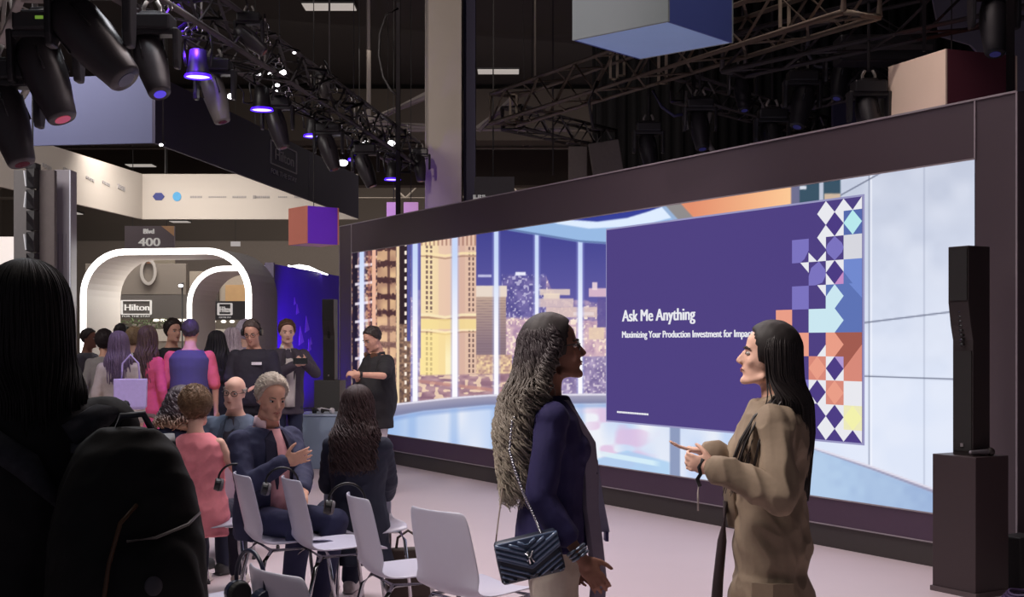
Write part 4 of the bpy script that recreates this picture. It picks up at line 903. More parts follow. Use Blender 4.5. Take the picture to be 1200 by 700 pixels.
def secs(female, inf=0, belly=0, top=.52, hem=-.12, flare=0):
    base = [(-.14, .155, .10, 0), (-.05, .170, .115, -.005), (.05, .155, .105, 0), (.14, .135, .098, .005), (.24, .145, .108, .005), (.34, .160, .115, .0), (.42, .155, .095, -.01), (.465, .112, .076, -.015), (.50, .068, .058, -.015), (.54, .052, .052, -.01)]
    if not female: base = [(-.14, .150, .105, 0), (-.05, .165, .115, 0), (.05, .158, .115, .0), (.14, .155, .115, .005), (.24, .168, .122, .005), (.34, .185, .125, .0), (.42, .185, .108, -.01), (.465, .14, .086, -.015), (.50, .085, .068, -.015), (.54, .062, .060, -.01)]
    out = []
    for z, rx, ry, yo in base:
        if hem <= z <= top:
            k_ = belly*math.exp(-((z-.08)/.16)**2); out.append((z, rx+inf+k_*.5, ry+inf+k_, yo+k_*.4))
    if hem < -.14:
        z = -.14
        while z > hem:
            z = max(hem, z-.08); t_ = (-.14-z); out.insert(0, (z, .165+inf+flare*t_, .115+inf+flare*t_, 0))
    return out
def hand_blob(b, wrist, d, pn, side, curl=.5, spread=.22, k=1.0, point=None, thumb=.7, bt=None):
    """palm and five bent fingers; d: along the hand, pn: palm normal (fingers curl towards it), side: direction of the thumb"""
    d = Vector(d).normalized(); pn = Vector(pn); pn = (pn-d*pn.dot(d)).normalized(); sd = d.cross(pn).normalized()
    if sd.dot(Vector(side)) < 0: sd = -sd
    w_ = Vector(wrist)
    M_ = Matrix((sd, d, pn)).transposed().to_4x4()
    b.ell((0, 0, 0), (.041*k, .052*k, .0145*k), Matrix.Translation(w_+d*.050*k)@M_, 14)
    b.cap(w_-d*.02*k, .026*k, w_+d*.03*k, .025*k, 12)
    L_ = [(.030, .066, .0085), (.010, .074, .0088), (-.011, .069, .0084), (-.030, .054, .0074)]
    for i, (sx, ln, r) in enumerate(L_):
        p = w_+sd*(sx*k)+d*(.088*k); a = curl*(1 if point is None or i != 0 else point); dirn = (d+sd*(sx*spread*12*(1-.5*a))).normalized()
        for j, fr in enumerate((.45, .32, .23)):
            a0 = a*(.55+.5*j); dj = dirn*math.cos(a*(.5+.75*j))+pn*math.sin(a*(.5+.75*j)); q = p+dj*(ln*fr*1.15*k); b.cap(p, r*k*(1-.08*j), q, r*k*(1-.08*(j+1)), 10); p = q
    p = w_+sd*.026*k+d*.022*k; td = (sd*thumb+d*.75+pn*.25*curl).normalized()
    for j, ln in enumerate((.036, .030, .024)):
        q = p+td*ln*k; b.cap(p, (.0125-.0015*j)*k, q, (.011-.0015*j)*k, 10); p = q; td = (td+d*.25+pn*.22*curl-sd*.12).normalized()
def head_blob(b, Hm, female, k=1.0, fat=0):
    e = lambda c, r: b.ell(c, r, Hm, 20)
    f = lambda p: Hm@Vector(p)
    e((0, -.018, .032), (.074, .093, .086)); e((0, .020, -.018), (.064+fat, .066, .090)); e((0, .028, -.068), (.052+fat, .055, .046)); e((0, .006, .042), (.068, .080, .064)); e((0, .058, -.022), (.030, .034, .046)); e((0, .04, -.02), (.052, .044, .07))
    b.cap(f((-.012, .076, -.104)), .016, f((.012, .076, -.104)), .016); b.cap(f((0, .088, .004)), .0075, f((0, .1085, -.030)), .0095)
    b.cap(f((-.010, .100, -.036)), .0075, f((.010, .100, -.036)), .0075)
    for s in (-1, 1):
        b.cap(f((s*.040, .0725, .020)), .006, f((s*.012, .082, .020)), .0075); b.ell((s*.040, .056, -.030), (.020, .022, .022), Hm, 14)
        b.cap(f((s*.056+s*fat, .01, -.085)), .014, f((s*.02, .068, -.106)), .013); b.ell((s*.077, -.008, -.012), (.007, .018, .030), Hm, 12); b.cap(f((s*.079, -.018, .010)), .005, f((s*.083, -.022, -.006)), .006)
    e((0, .080, -.062), (.024, .013, .018)); b.cap(f((-.011, .089, -.058)), .005, f((.011, .089, -.058)), .005); b.cap(f((-.010, .088, -.068)), .005, f((.010, .088, -.068)), .005)
def hair_cap(Hm, style, m, parent, th=.012, seed=1, rough=.004):
    """close fitting hair; dips under the skin where the face is"""
    nlat, nlon = 46, 64; rs = []; tufts = []; rr = np.random.RandomState(seed)
    ph = rr.rand(8)*6
    if style == 'cap': rough = .0008
    for a in range(1, nlat):
        la = math.pi*(a/nlat-.5); ring = []
        for o_ in range(nlon):
            lo = 2*math.pi*o_/nlon; dx, dy, dz = math.cos(la)*math.cos(lo), math.cos(la)*math.sin(lo), math.sin(la)
            x, y, z = dx*.0785, -.018+dy*.098, .032+dz*.090
            if z < .03 and y < .02: x *= 1-.10*min(1, (.03-z)/.08)
            ky = [-.12, -.05, .0, .03, .055, .075]; kz = dict(short=[-.085, -.06, -.015, .045, .078, .094], crop=[-.06, -.04, .0, .05, .08, .094], cap=[-.15, -.13, -.10, -.03, .075, .096], recede=[-.085, -.06, -.01, .055, .098, .112], bob=[-.15, -.13, -.10, -.03, .06, .09], fringe=[-.07, -.05, -.01, .03, .2, .3])[style]
            zt = np.interp(y, ky, kz); s = min(1, max(0, (z-zt)/.016+.5)); s = s*s*(3-2*s)
            if style == 'fringe' and z > .035: s = 0
            nz_ = math.sin(x*150+ph[0]+z*60)*.5+math.sin(y*130+ph[1]-z*90)*.5+math.sin((x+y)*210+ph[2])*.4
            t_ = th*s-(1-s)*.03+s*rough*nz_+s*.006*max(0, dz)
            if s > .6 and rr.rand() < .5: tufts.append((Vector((x+dx*t_, y+dy*t_, z+dz*t_)), Vector((dx, dy, dz))))
            ring.append(Hm@Vector((x+dx*t_, y+dy*t_, z+dz*t_)))
        rs.append(ring)
    out = MB().rings(rs)
    if style not in ('fringe', 'cap'):
        for p_, n_ in tufts:
            g = (Vector((rr.normal()*.5, -.9, -.35 if style in ('bob',) else -.1+.5*max(0, n_.y)))); g = (g-n_*g.dot(n_)).normalized(); L_ = .03 if style != 'crop' else .010
            p_ = p_-n_*.004; out.tube([Hm@p_, Hm@(p_+g*L_*.5+n_*L_*.22), Hm@(p_+g*L_+n_*L_*.12)], [.0024, .002, .0006], 4)
    return out.build('hair', m, parent, True, fix=False)
def strands(Hm, m, parent, n=160, length=.45, curl=.0, waves=4, a0=0, a1=125, thick=.006, spreadR=.115, seed=3, endtaper=.35, base=True, back=.0, frontlen=1.0, ampz=1.0, lean=0, world_down=True, asym=0, shrink=0.0):
    """long hair: locks running over the skull and hanging down"""
    rr = np.random.RandomState(seed); b = MB()
    def env(phi, t_, dep=1.0):       # t 0..1 along the lock
        L_ = length*(1 if abs(phi) < R(95) else frontlen)
        top = .36 if L_ > .3 else .45
        if t_ < top:
            a = t_/top*math.pi/2; z = .032+.095*math.cos(a); rr_ = math.sin(a); R0 = .088
            x = rr_*R0*math.sin(phi)*.98; y = -.018-rr_*(.106 if math.cos(phi) > 0 else .088)*math.cos(phi)
        else:
            q = (t_-top)/(1-top); z = .032-q*L_; fl = 1+(spreadR/.09-1)*min(1, q*1.7)-shrink*q*q
            x = .088*fl*math.sin(phi)*(.98); y = -.018-(.106 if math.cos(phi) > 0 else .088)*math.cos(phi)*(1+.1*q)-back*q
            w2 = min(1, max(0, (-.07-z)/.10)); w2 = w2*w2*(3-2*w2)
            gk = min(1, max(0, (R(116)-abs(phi))/R(34)))
            if abs(phi) < R(118): pe = phi*(1-.42*w2*gk); x = .088*fl*math.sin(pe)*(1+.25*w2*abs(math.sin(phi))); y = -.018-(.106+.03*w2)*math.cos(pe)*(1+.1*q)-back*min(1, q*1.8)
        return Vector((x*dep, (y+.018)*dep-.018, z))
    if base:
        am = R(a1); nphi, nt = 30, 26; rings_ = []
        for side in (0, 1):
            pass
        vs = []; fs = []
        for dep in (.97, .80):
            for i in range(nphi+1):
                phi = -am+2*am*i/nphi
                for j in range(nt+1):
                    p = env(phi, .02+.97*j/nt, dep); p.z += (.0 if dep > .9 else -.012 if j < 9 else 0)
                    vs.append(Hm@p)
        W_ = nt+1; N_ = (nphi+1)*W_
        for i in range(nphi):
            for j in range(nt):
                a = i*W_+j; fs.append((a, a+1, a+W_+1, a+W_)); fs.append((a+N_, a+W_+N_, a+W_+1+N_, a+1+N_))
        for i in range(nphi): a = i*W_+nt; fs.append((a, a+N_, a+W_+N_, a+W_)); a = i*W_; fs.append((a, a+W_, a+W_+N_, a+N_))
        for j in range(nt):
            a = j; fs.append((a, a+1, a+1+N_, a+N_)); a = nphi*W_+j; fs.append((a, a+N_, a+1+N_, a+1))
        b.add(vs, fs)
    for i in range(n):
        phi = R(rr.uniform(-a1, a1)); dep = rr.uniform(.93, 1.05); L_ = rr.uniform(.78, 1.04); ph = rr.rand(2)*6.28; cf = waves*rr.uniform(.8, 1.25); th = thick*rr.uniform(.7, 1.3)
        pts = []; rad = []; N_ = 14+int(10*(curl > 0))+int(waves*2*(curl > .008)); tp = rr.normal(size=1)[0]
        for j in range(N_+1):
            t_ = (.03+.97*j/N_)*L_; p = env(phi+tp*.08*t_, min(t_, 1.03), dep); g = max(0, min(1, (t_-.22)/.35))
            if curl:
                tx = Vector((math.cos(phi), math.sin(phi), 0)); rx = Vector((math.sin(phi), -math.cos(phi), 0))
                p = p+tx*(curl*g*math.sin(2*math.pi*cf*t_+ph[0]))+rx*(curl*.8*g*math.cos(2*math.pi*cf*t_+ph[0]))+Vector((0, 0, curl*.3*g*math.sin(2*math.pi*cf*t_*1.3+ph[1])))
            pts.append(Hm@p); rad.append(th*min(1, .5+t_*2)*(1-(1-endtaper)*max(0, (j/N_-.7)/.3)))
        b.tube(pts, rad, 5)
    return b.build('hair', m, parent, True, fix=False)

SKIN = dict(fair=(230, 184, 164), light=(222, 170, 146), tan=(150, 106, 90), deep=(120, 82, 64))
def person(label, base, rz,  H=1.70, pose='stand', female=False, lean=0, side=0, hy=0, hp=0, hr=0, skin='light', hair=('short', (60, 44, 36)), top=((60, 60, 70), .62), hem=-.12, legs=(40, 42, 52), shoes=(40, 36, 36),
           lh_=None, rh_=None, vox=.012, belly=0, le=None, re=None, hands=('curl', 'curl'), extra=None, knees=None, feet=None, inf=.016, flare=0, wr=.004, seatz=.46, group=None, twist=0, topname='shirt', eyes=True, brow=(60, 44, 36), fat=0, li=.014, beard=None, hd=None, collar=None):
    k = H/1.72; fem = female
    t = thing('person', label, 'person', (base[0], base[1], 0), rz, group)
    inv = Mof(t).inverted()
    Tw = lambda q: inv@Vector(q)
    sit = pose == 'sit'
    pz = (.93*k if not sit else seatz+.09)
    Tm = Matrix.Translation((0, 0, pz))@Matrix.Rotation(R(twist), 4, 'Z')@Matrix.Rotation(R(side), 4, 'Y')@Matrix.Rotation(R(-lean), 4, 'X')@Matrix.Scale(k, 4)
    sw = .152 if fem else .182
    Hm = Tm@Matrix.Translation((0, .012, .58))@Matrix.Rotation(R(hy), 4, 'Z')@Matrix.Rotation(R(-hp), 4, 'X')@Matrix.Rotation(R(hr), 4, 'Y')@Matrix.Translation((0, .012, .095))
    sk = mat('skin_'+skin, SKIN[skin], .6, spec=.3, noise=.05, scale=14)
    hipz = -.03
    hips = [Tm@Vector((s*.085, 0, hipz)) for s in (-1, 1)]
    if sit:
        kn = knees or [(-.12, .42*k, seatz+.06), (.12, .42*k, seatz+.06)]; an = feet or [(-.12, .44*k, .09), (.12, .44*k, .09)]
    else:
        kn = knees or [(-.095*k, .02, .50*k), (.095*k, .02, .50*k)]; an = feet or [(-.10*k, -.01, .085), (.10*k, -.01, .085)]
    kn = [Vector(q) for q in kn]; an = [Vector(q) for q in an]
    sh = [Tm@Vector((s*sw, -.012, .425)) for s in (-1, 1)]
    def ik(S, T_, hint, L1=.285*k, L2=.255*k):
        d = T_-S; L = d.length
        if L > (L1+L2)*.995: T_ = S+d*((L1+L2)*.995/L); d = T_-S; L = d.length
        a = (L1*L1-L2*L2+L*L)/(2*L); h_ = math.sqrt(max(0, L1*L1-a*a)); n_ = d.normalized(); hv = Vector(hint); hv = (hv-n_*hv.dot(n_)); hv = hv.normalized() if hv.length > 1e-4 else Vector((0, -1, 0))
        return S+n_*a+hv*h_, T_
    arms = []
    for i, (tg, hint) in enumerate(((lh_, le), (rh_, re))):
        s = -1 if i == 0 else 1
        if tg is None: tg = Vector((s*(sw+.07)*k*.98, .02+(0.06 if sit else 0), pz-.10*k)) if not sit else Vector((s*.12, .30*k, seatz+.15))
        else: tg = Tw(tg) if len(tg) == 3 else Vector(tg[:3])
        hint = Vector(hint) if hint is not None else Vector((s*.55, -.6, -.5))
        el, w_ = ik(sh[i], tg, hint); arms.append((sh[i], el, w_))
    # ---- the body
    b = MB(); head_blob(b, Hm, fem, fat=fat)
    ne = .047 if fem else .056
    b.cap(Tm@Vector((0, -.018, .50)), ne*k*1.1, Hm@Vector((0, -.018, -.06)), ne*k, 18)
    rs = torso_rings(secs(fem, -.004, belly, .55, -.12)); b.rings([[Tm@p for p in r] for r in rs])
    if fem:
        for s in (-1, 1): b.ell((s*.07, .085, .31), (.058, .045, .055), Tm, 14)
    for i in range(2):
        S, E_, W_ = arms[i]; a_ = 1 if not fem else .86
        b.ell((0, 0, 0), (.052*a_*k,)*3, Matrix.Translation(S)); b.cap(S, .048*a_*k, E_, .036*a_*k); b.cap(E_, .037*a_*k, W_, .024*a_*k)
        s = -1 if i == 0 else 1; fd = (W_-E_).normalized(); hk_ = hands[i]
        if hk_ is not None:
            if hk_ == 'curl': prm = dict(d=fd, pn=Vector((-s*.8, .5, -.2)) if fd.z < -.5 else Vector((0, 0, -1)), side=(0, 1, 0) if fd.z < -.5 else Vector((-s, 0, .4)), curl=.65)
            else: prm = dict(hk_); prm.setdefault('d', fd)
            hand_blob(b, W_, k=k*(.92 if fem else 1.0), **prm)
    for i in range(2):
        b.cap(hips[i], .075*k, kn[i], .052*k); b.cap(kn[i], .050*k, an[i], .034*k)
        fdir = Vector((0, 1, 0)) if feet is None or not sit else Vector(((an[i]-kn[i]).x*.3, 1, 0)).normalized()
        b.cap(an[i]+Vector((0, -.03, -.04)), .034, an[i]+Vector((0, .13, -.055)), .028)
    me = remeshed(b, vox, 4); relax(me, Hm, 14 if vox < .007 else 7); body = skinmesh('body', me, sk, t)
    # ---- face details
    if eyes:
        ew = mat('eye_white', (190, 182, 178), .25); ei = mat('eye_iris', (46, 32, 26), .2); lipm = mat('lips', (160, 92, 86), .5) if fem else mat('lips_m', (176, 112, 100), .5)
        for s in (-1, 1):
            e_ = MB().ell((s*.031, .0705, .001), (.0135, .0130, .0075), Hm, 14).build('eye', ew, body, True); MB().ell((s*.031, .0806, .001), (.0060, .0045, .0060), Hm, 10).build('iris', ei, e_, True)
            MB().tube([Hm@Vector(q) for q in ((s*.047, .069, .018), (s*.036, .083, .0235), (s*.016, .0915, .020))], [.0028, .0042, .0034], 6).build('eyebrow', mat('brow_%d_%d' % brow[:2], brow, .8), body, True)
        MB().tube([Hm@Vector(q) for q in ((-.020, .085, -.0635), (-.010, .0925, -.0605), (0, .0945, -.0620), (.010, .0925, -.0605), (.020, .085, -.0635))], [.0015, .003, .0032, .003, .0015], 8).tube([Hm@Vector(q) for q in ((-.019, .0845, -.0655), (0, .0915, -.0695), (.019, .0845, -.0655))], [.0015, .004, .0015], 8).build('lips', lipm, body, True)
    # ---- clothes
    tc_, sl = top; ht = 'cl_%d_%d_%d' % tc_
    tm = mat(ht, tc_, .85, noise=.10, scale=40, bump=.12)
    b = MB(); rs = torso_rings(secs(fem, inf, belly, .515, hem, flare)); b.rings([[Tm@p for p in r] for r in rs])
    if fem:
        for s in (-1, 1): b.ell((s*.07, .088, .31), (.062, .05, .06), Tm, 14)
    for i in range(2):
        S, E_, W_ = arms[i]; a_ = 1 if not fem else .9; g = inf*.75
        b.ell((0, 0, 0), ((.054*a_+g)*k,)*3, Matrix.Translation(S)) if sl > 0 else None
        if sl > 0:
            f1 = min(1, sl/.5); b.cap(S, (.050*a_+g)*k, S.lerp(E_, f1), (.042*a_+g)*k, 18)
        if sl > .5: f2 = (sl-.5)/.5; b.cap(E_, (.042*a_+g)*k, E_.lerp(W_, f2), (.030*a_+g+.003)*k, 18)
    if sit and hem < -.14: pass
    me = remeshed(b, vox, 6); wrinkle(me, wr, int(base[0]*100) % 97); shirt = skinmesh(topname, me, tm, t)
    b = MB()
    rs = torso_rings([(-.13, .160+li, .115+li, -.003), (-.05, .168+li*.6, .118+li*.6, -.003), (.03, .150+li*.5, .108+li*.5, 0)]); b.rings([[Tm@p for p in r] for r in rs])
    for i in range(2):
        b.cap(hips[i], (.080+li)*k, kn[i], (.055+li)*k, 18); b.cap(kn[i], (.055+li)*k, an[i]+Vector((0, 0, .0)), (.036+li*1.4)*k, 18)
    me = remeshed(b, max(vox, .009), 5); wrinkle(me, wr*.8, int(base[0]*70) % 91); skinmesh('trousers', me, mat('leg_%d_%d_%d' % legs, legs, .85, noise=.1, scale=40), t)
    sm = mat('shoe_%d_%d_%d' % shoes, shoes, .45)
    for i in range(2):
        b = MB().cap(an[i]+Vector((0, -.035, -.043)), .040, an[i]+Vector((0, .125, -.053)), .036); b.box(an[i]+Vector((0, .045, -.083)), (.075, .25, .012))
        skinmesh('shoe', remeshed(b, .012, 3), sm, t)
    # ---- hair
    hs, hc = hair[0], hair[1]; hm = mat('hair_%d_%d_%d' % hc, hc, .65, noise=.45, scale=60)
    if hs in ('cap', 'short', 'crop', 'recede', 'bob', 'fringe'): hair_cap(Hm, hs, hm, t, th=dict(cap=.011, short=.014, crop=.005, recede=.014, bob=.026, fringe=.004)[hs], seed=int(H*100)+len(label))
    elif hs == 'long': strands(Hm, hm, t, **hair[2])
    return t, Tm, Hm, arms, body, shirt
def lapels(t, Tm, m, ms, yf=.145, w=.10, z0=.05, z1=.47, k=1.0, mid=0, name='shirt_front'):
    # shirt front seen between two lapels
    b = MB(); rs = []
    for z, hw, y in ((z1+.03, .045, yf-.085), (z1-.04, .066, yf-.050), (z1-.13, .075, yf-.002), (z1-.25, .070, yf+.010), (z0+.04, .062, yf+.006), (z0-.06, .06, yf+.002)): rs.append([Vector((mid-hw*k, y-.03, z)), Vector((mid-hw*.5*k, y+.002, z)), Vector((mid+hw*.5*k, y+.002, z)), Vector((mid+hw*k, y-.03, z))])
    b.rings(rs).xform(Tm).build(name, ms, t, True)
    b = MB()
    for s in (-1, 1):
        o_ = [(s*.035, z1+.025, yf-.085), (s*.085, z1-.02, yf-.075), (s*.10, z1-.12, yf-.035), (s*.105, z1-.15, yf-.028), (s*.07, z1-.16, yf-.010), (s*.045, z1-.30, yf+.012), (s*.04, z1-.26, yf+.012), (s*.045, z1-.13, yf+.002), (s*.04, z1-.04, yf-.03)]
        c = [Vector((mid+x, y, z)) for x, z, y in o_]; n_ = len(c); b.add([q+Vector((0, .004, 0)) for q in c]+[q-Vector((0, .01, 0)) for q in c], [tuple(range(n_)), tuple(range(n_, 2*n_))[::-1]]+[(i, (i+1) % n_, (i+1) % n_+n_, i+n_) for i in range(n_)])
    b.xform(Tm).build('lapels', m, t)
def collar(t, Tm, m, r=.062, z=.515, h=.035, name='collar'):
    b = MB(); rs = []
    for a in np.linspace(-2.45, 2.45, 22):
        c, s = math.sin(a), -math.cos(a)
        rs.append([Vector((c*(r+.012), s*(r+.010)-.008, z-.02-.02*max(0, -s*0)+(-.02 if abs(a) > 2.0 else 0))), Vector((c*(r+.002), s*r-.01, z+h-(.015 if abs(a) > 1.9 else 0))), Vector((c*(r-.003), s*r-.01, z+h-(.015 if abs(a) > 1.9 else 0))), Vector((c*(r+.004), s*(r+.004)-.008, z-.02))])
    b.rings(rs).xform(Tm).build(name, m, t, True)
def glasses(Hm, m, parent, lens=None):
    b = MB()
    for s in (-1, 1):
        b.tube([Hm@Vector((s*.032+.024*math.cos(a), .0925-.006*abs(math.cos(a)*s*.5+.5), .0+.017*math.sin(a))) for a in np.linspace(0, 2*math.pi, 17)], .0022, 6)
        b.tube([Hm@Vector(q) for q in ((s*.056, .088, .006), (s*.070, .07, .008), (s*.081, .0, .006), (s*.082, -.015, -.004))], .0022, 6)
    b.tube([Hm@Vector(q) for q in ((-.009, .095, .003), (0, .098, .006), (.009, .095, .003))], .0022, 6)
    b.build('glasses', m, parent, True)

blackfr = mat('frames_black', (22, 18, 20), .3)
# --- the man in the blazer, seated, three quarter view
mx = P(308, 402, 7.15)
hand = P(333, 542, 6.85)
t, Tm, Hm, arms, body, shirt = person('seated man in a navy blazer and pink shirt gesturing with one hand', (mx.x, mx.y), R(-132), 1.66, 'sit', lean=5, hy=-14, hp=8, skin='light', hair=('recede', (202, 188, 172)), top=((52, 54, 84), .97), hem=-.14, legs=(44, 46, 78), shoes=(60, 40, 40),
    rh_=hand, re=(.6, -.5, -.8), lh_=P(354, 574, 6.85), le=(-.8, -.3, -.5), hands=(dict(pn=(0, 0, -1), side=(1, .5, 0), curl=.4), dict(d=(-.55, .62, .25), pn=(-.9, -.3, .2), side=(0, .2, 1), curl=.5, spread=.3, thumb=.9)), vox=.006, inf=.020, topname='blazer',
    knees=[(-.16, .44, .53), (.10, .45, .53)], feet=[(-.10, .36, .09), (.14, .42, .09)], wr=.005, brow=(120, 100, 88), belly=.01)
lapels(t, Tm, mat('lapel_navy', (44, 42, 66), .85), mat('shirt_pink', (226, 166, 172), .8), yf=.170); collar(t, Tm, mat('collar_pink', (240, 205, 212), .8), .070, .505, .055)
MB().tube([Tm@Vector(q) for q in ((-.035, .09, .46), (-.01, .16, .30), (.0, .168, .22), (.01, .16, .30), (.035, .09, .46))], .003, 6).build('lanyard', mat('lanyard_dark', (40, 34, 40), .6), t)
# --- woman with long dark brown hair, back view
t, Tm, Hm, arms, body, shirt = person('seated woman seen from behind with long wavy dark brown hair and black jacket', (WB.x, WB.y), R(-8), 1.62, 'sit', True, seatz=.42, lean=-2, skin='light', hair=('long', (58, 38, 38), dict(n=520, length=.41, curl=.020, waves=5, a1=118, thick=.0042, spreadR=.112, seed=5, back=.06)),
    top=((40, 44, 62), .98), hem=-.26, legs=(34, 38, 60), shoes=(180, 170, 168), vox=.009, inf=.022, flare=.25, knees=[(-.28, .34, .5), (-.10, .40, .5)], feet=[(-.28, .36, .09), (-.16, .42, .09)], eyes=False, topname='jacket', wr=.006,
    lh_=(-.14, .32, .62, 0), rh_=(.08, .36, .60, 0))
# --- woman in pink
t, Tm, Hm, arms, body, shirt = person('seated woman seen from behind with short highlighted hair and a pink sleeveless top', (PK.x, PK.y), R(-4), 1.56, 'sit', True, seatz=.42, lean=6, side=-4, hy=-6, skin='fair', hair=('bob', (120, 92, 66)), top=((238, 142, 152), .0), hem=-.16, legs=(34, 34, 52), shoes=(200, 190, 180),
    vox=.009, inf=.022, belly=.02, eyes=False, topname='sleeveless_top', wr=.008, lh_=(-.2, .30, .62, 0), rh_=(.22, .28, .62, 0))
MB().cap(Hm@Vector((0, -.07, .06)), .034, Hm@Vector((0, -.10, .0)), .02).build('hair_highlight', mat('hair_blonde', (186, 156, 112), .6, noise=.4, scale=60), t, True, label='blonde streaked crown of hair')
# --- curly brown and blond
t, Tm, Hm, arms, body, shirt = person('seated person with curly brown hair blond at the ends and a dark blue jacket', (CU.x, CU.y), R(-30), 1.58, 'sit', True, seatz=.42, lean=14, hy=-12, hr=4, skin='fair', hair=('long', (70, 56, 58), dict(n=150, length=.22, curl=.024, waves=5, a1=120, thick=.010, spreadR=.15, seed=8)),
    top=((56, 62, 92), .98), hem=-.14, legs=(34, 38, 60), shoes=(60, 60, 60), vox=.010, inf=.028, eyes=False, topname='jacket')
for ch in t.children:
    if ch.name.startswith('hair'): ch.data.materials[0] = mat('hair_curly_ombre', (84, 72, 78), .55, noise=.4, scale=40, zramp=(.92, 1.06, (206, 166, 130)))
# --- bald man
t, Tm, Hm, arms, body, shirt = person('seated bald man with glasses facing the camera in a grey blue jacket', (BA.x, BA.y), R(172), 1.64, 'sit', seatz=.42, lean=4, hr=-6, skin='fair', hair=('fringe', (170, 160, 150)), top=((92, 104, 124), .98), hem=-.14, legs=(40, 40, 50), vox=.009, inf=.022, topname='jacket', brow=(150, 130, 120), fat=.003)
lapels(t, Tm, mat('lapel_grey', (70, 80, 98), .85), mat('shirt_charcoal', (48, 44, 56), .8), yf=.16); glasses(Hm, blackfr, body)
# --- man with the phone
q = P(336, 402, 13.8)
t, Tm, Hm, arms, body, shirt = person('standing man in a dark blazer and white shirt holding a phone before the purple panel', (q.x, q.y), R(-158), 1.73, hy=-6, hp=4, skin='fair', hair=('short', (96, 68, 50)), top=((70, 62, 74), .97), hem=-.2, legs=(34, 40, 66), shoes=(50, 40, 40), vox=.010, inf=.022,
    rh_=P(345, 428, 13.5), lh_=P(358, 427, 13.5), re=(.7, -.5, -.6), le=(-.7, -.5, -.6), hands=(dict(d=(.5, .6, .25), pn=(.6, -.3, .4), side=(0, 0, 1), curl=.8), dict(d=(-.5, .6, .25), pn=(-.6, -.3, .4), side=(0, 0, 1), curl=.8)), topname='blazer', brow=(96, 68, 50))
lapels(t, Tm, mat('lapel_plum', (58, 50, 60), .85), mat('shirt_white', (214, 206, 200), .8), yf=.158, z0=-.06); collar(t, Tm, mat('collar_white', (222, 216, 212), .8))
b = MB(); b.box((0, 0, 0), (.15, .012, .075)); o = b.build('phone', mat('phone_black', (18, 18, 22), .2), None, bevel=.004); o.location = P(352, 423.5, 13.32); o.rotation_euler = (R(-35), 0, R(10)); tag(o, 'dark smartphone held sideways by the man before the purple panel', 'phone')
# --- man on the stage side
q = P(442, 402, 12.6)
t, Tm, Hm, arms, body, shirt = person('standing man in a black polo checking his wrist before the video wall', (q.x, q.y), R(122), 1.66, hy=8, hp=24, skin='light', hair=('crop', (52, 42, 38)), top=((40, 38, 40), .38), hem=-.24, legs=(216, 206, 206), shoes=(230, 230, 230), vox=.010, inf=.042, belly=.08, fat=.006,
    rh_=P(416, 438, 12.35), lh_=P(419, 439, 12.15), re=(.7, -.5, -.4), le=(-.7, -.2, -.35), hands=(dict(d=(.6, .5, .1), pn=(.2, -.6, -.6), side=(0, 0, 1), curl=1.0), dict(d=(-.7, .4, 0), pn=(.1, -.5, -.6), side=(0, .3, .8), curl=1.2)), topname='polo_shirt', brow=(52, 42, 38))
collar(t, Tm, mat('polo_collar', (36, 34, 38), .8), .07, .50, .035)
W_ = arms[0][2]; dW = (arms[0][2]-arms[0][1]).normalized(); MB().cyl(W_-dW*.045, W_-dW*.02, .031, n=16).build('wristwatch', hb, t, True)
b = MB().tube([Tm@Vector((.085*math.cos(a), .02+.085*math.sin(a), .50+.02*math.sin(a))) for a in np.linspace(math.pi*.85, math.pi*2.15, 14)], .008, 7); Mp = Mof(t)
o = b.build('headphones', hb, None, True); 
for s in (-1, 1): MB().cyl(Tm@Vector((s*.075, .07, .50)), Tm@Vector((s*.095, .085, .49)), .036, n=16).build('ear_cup', mat('cup_tan', (120, 84, 62), .5), o, bevel=.004)
o.matrix_world = Mp; tag(o, 'black headphones worn around the neck of the man in the black polo', 'headphones')

# --- standing crowd on the left
def crowd(label, px, D, rz, H, **kw):
    q = P(px, 402, D); return person(label, (q.x, q.y), R(rz), H, vox=kw.pop('vox', .013), **kw)
VI = lambda c: c
t, Tm, Hm, arms, body, shirt = crowd('broad standing man seen from behind in a dark vest with salmon sleeves, lit violet', 223, 12.6, 4, 1.72, skin='light', hair=('crop', (70, 60, 70)), top=((218, 100, 104), .48), hem=-.14, legs=(40, 42, 60), eyes=False, belly=.03, inf=.02)
b = MB(); rs = torso_rings(secs(False, .036, .035, .515, -.16)); b.rings([[Tm@p for p in r] for r in rs]); skinmesh('vest', remeshed(b, .012, 5), mat('vest_navy', (74, 72, 98), .75, noise=.08), t)
t, Tm, Hm, arms, body, shirt = crowd('standing man with headset and name badge, looking down, in a black polo', 297, 12.7, 176, 1.73, skin='light', hair=('crop', (80, 66, 60)), top=((40, 36, 48), .42), legs=(34, 34, 44), hp=22, belly=.03, lh_=(-.14, .28, 1.08, 0), rh_=(.12, .30, 1.05, 0), inf=.024, topname='polo_shirt')
glasses(Hm, blackfr, body); MB().box((0, 0, 0), (.10, .006, .028)).xform(Tm@Matrix.Translation((-.075, .158, .36))).build('name_badge', mat('badge_white', (235, 230, 235), .4), t)
b = MB().tube([Hm@Vector((.088*math.sin(a), -.01, .03+.10*math.cos(a))) for a in np.linspace(-1.7, 1.7, 16)], .007, 6)
o = b.build('headset', hb, None, True)
for s in (-1, 1): MB().cyl(Hm@Vector((s*.078, -.008, .0)), Hm@Vector((s*.105, -.008, .0)), .036, n=16).build('ear_cup', hb, o, bevel=.004)
o.matrix_world = Mof(t); tag(o, 'black over-ear headset worn by the man with the name badge', 'headphones')
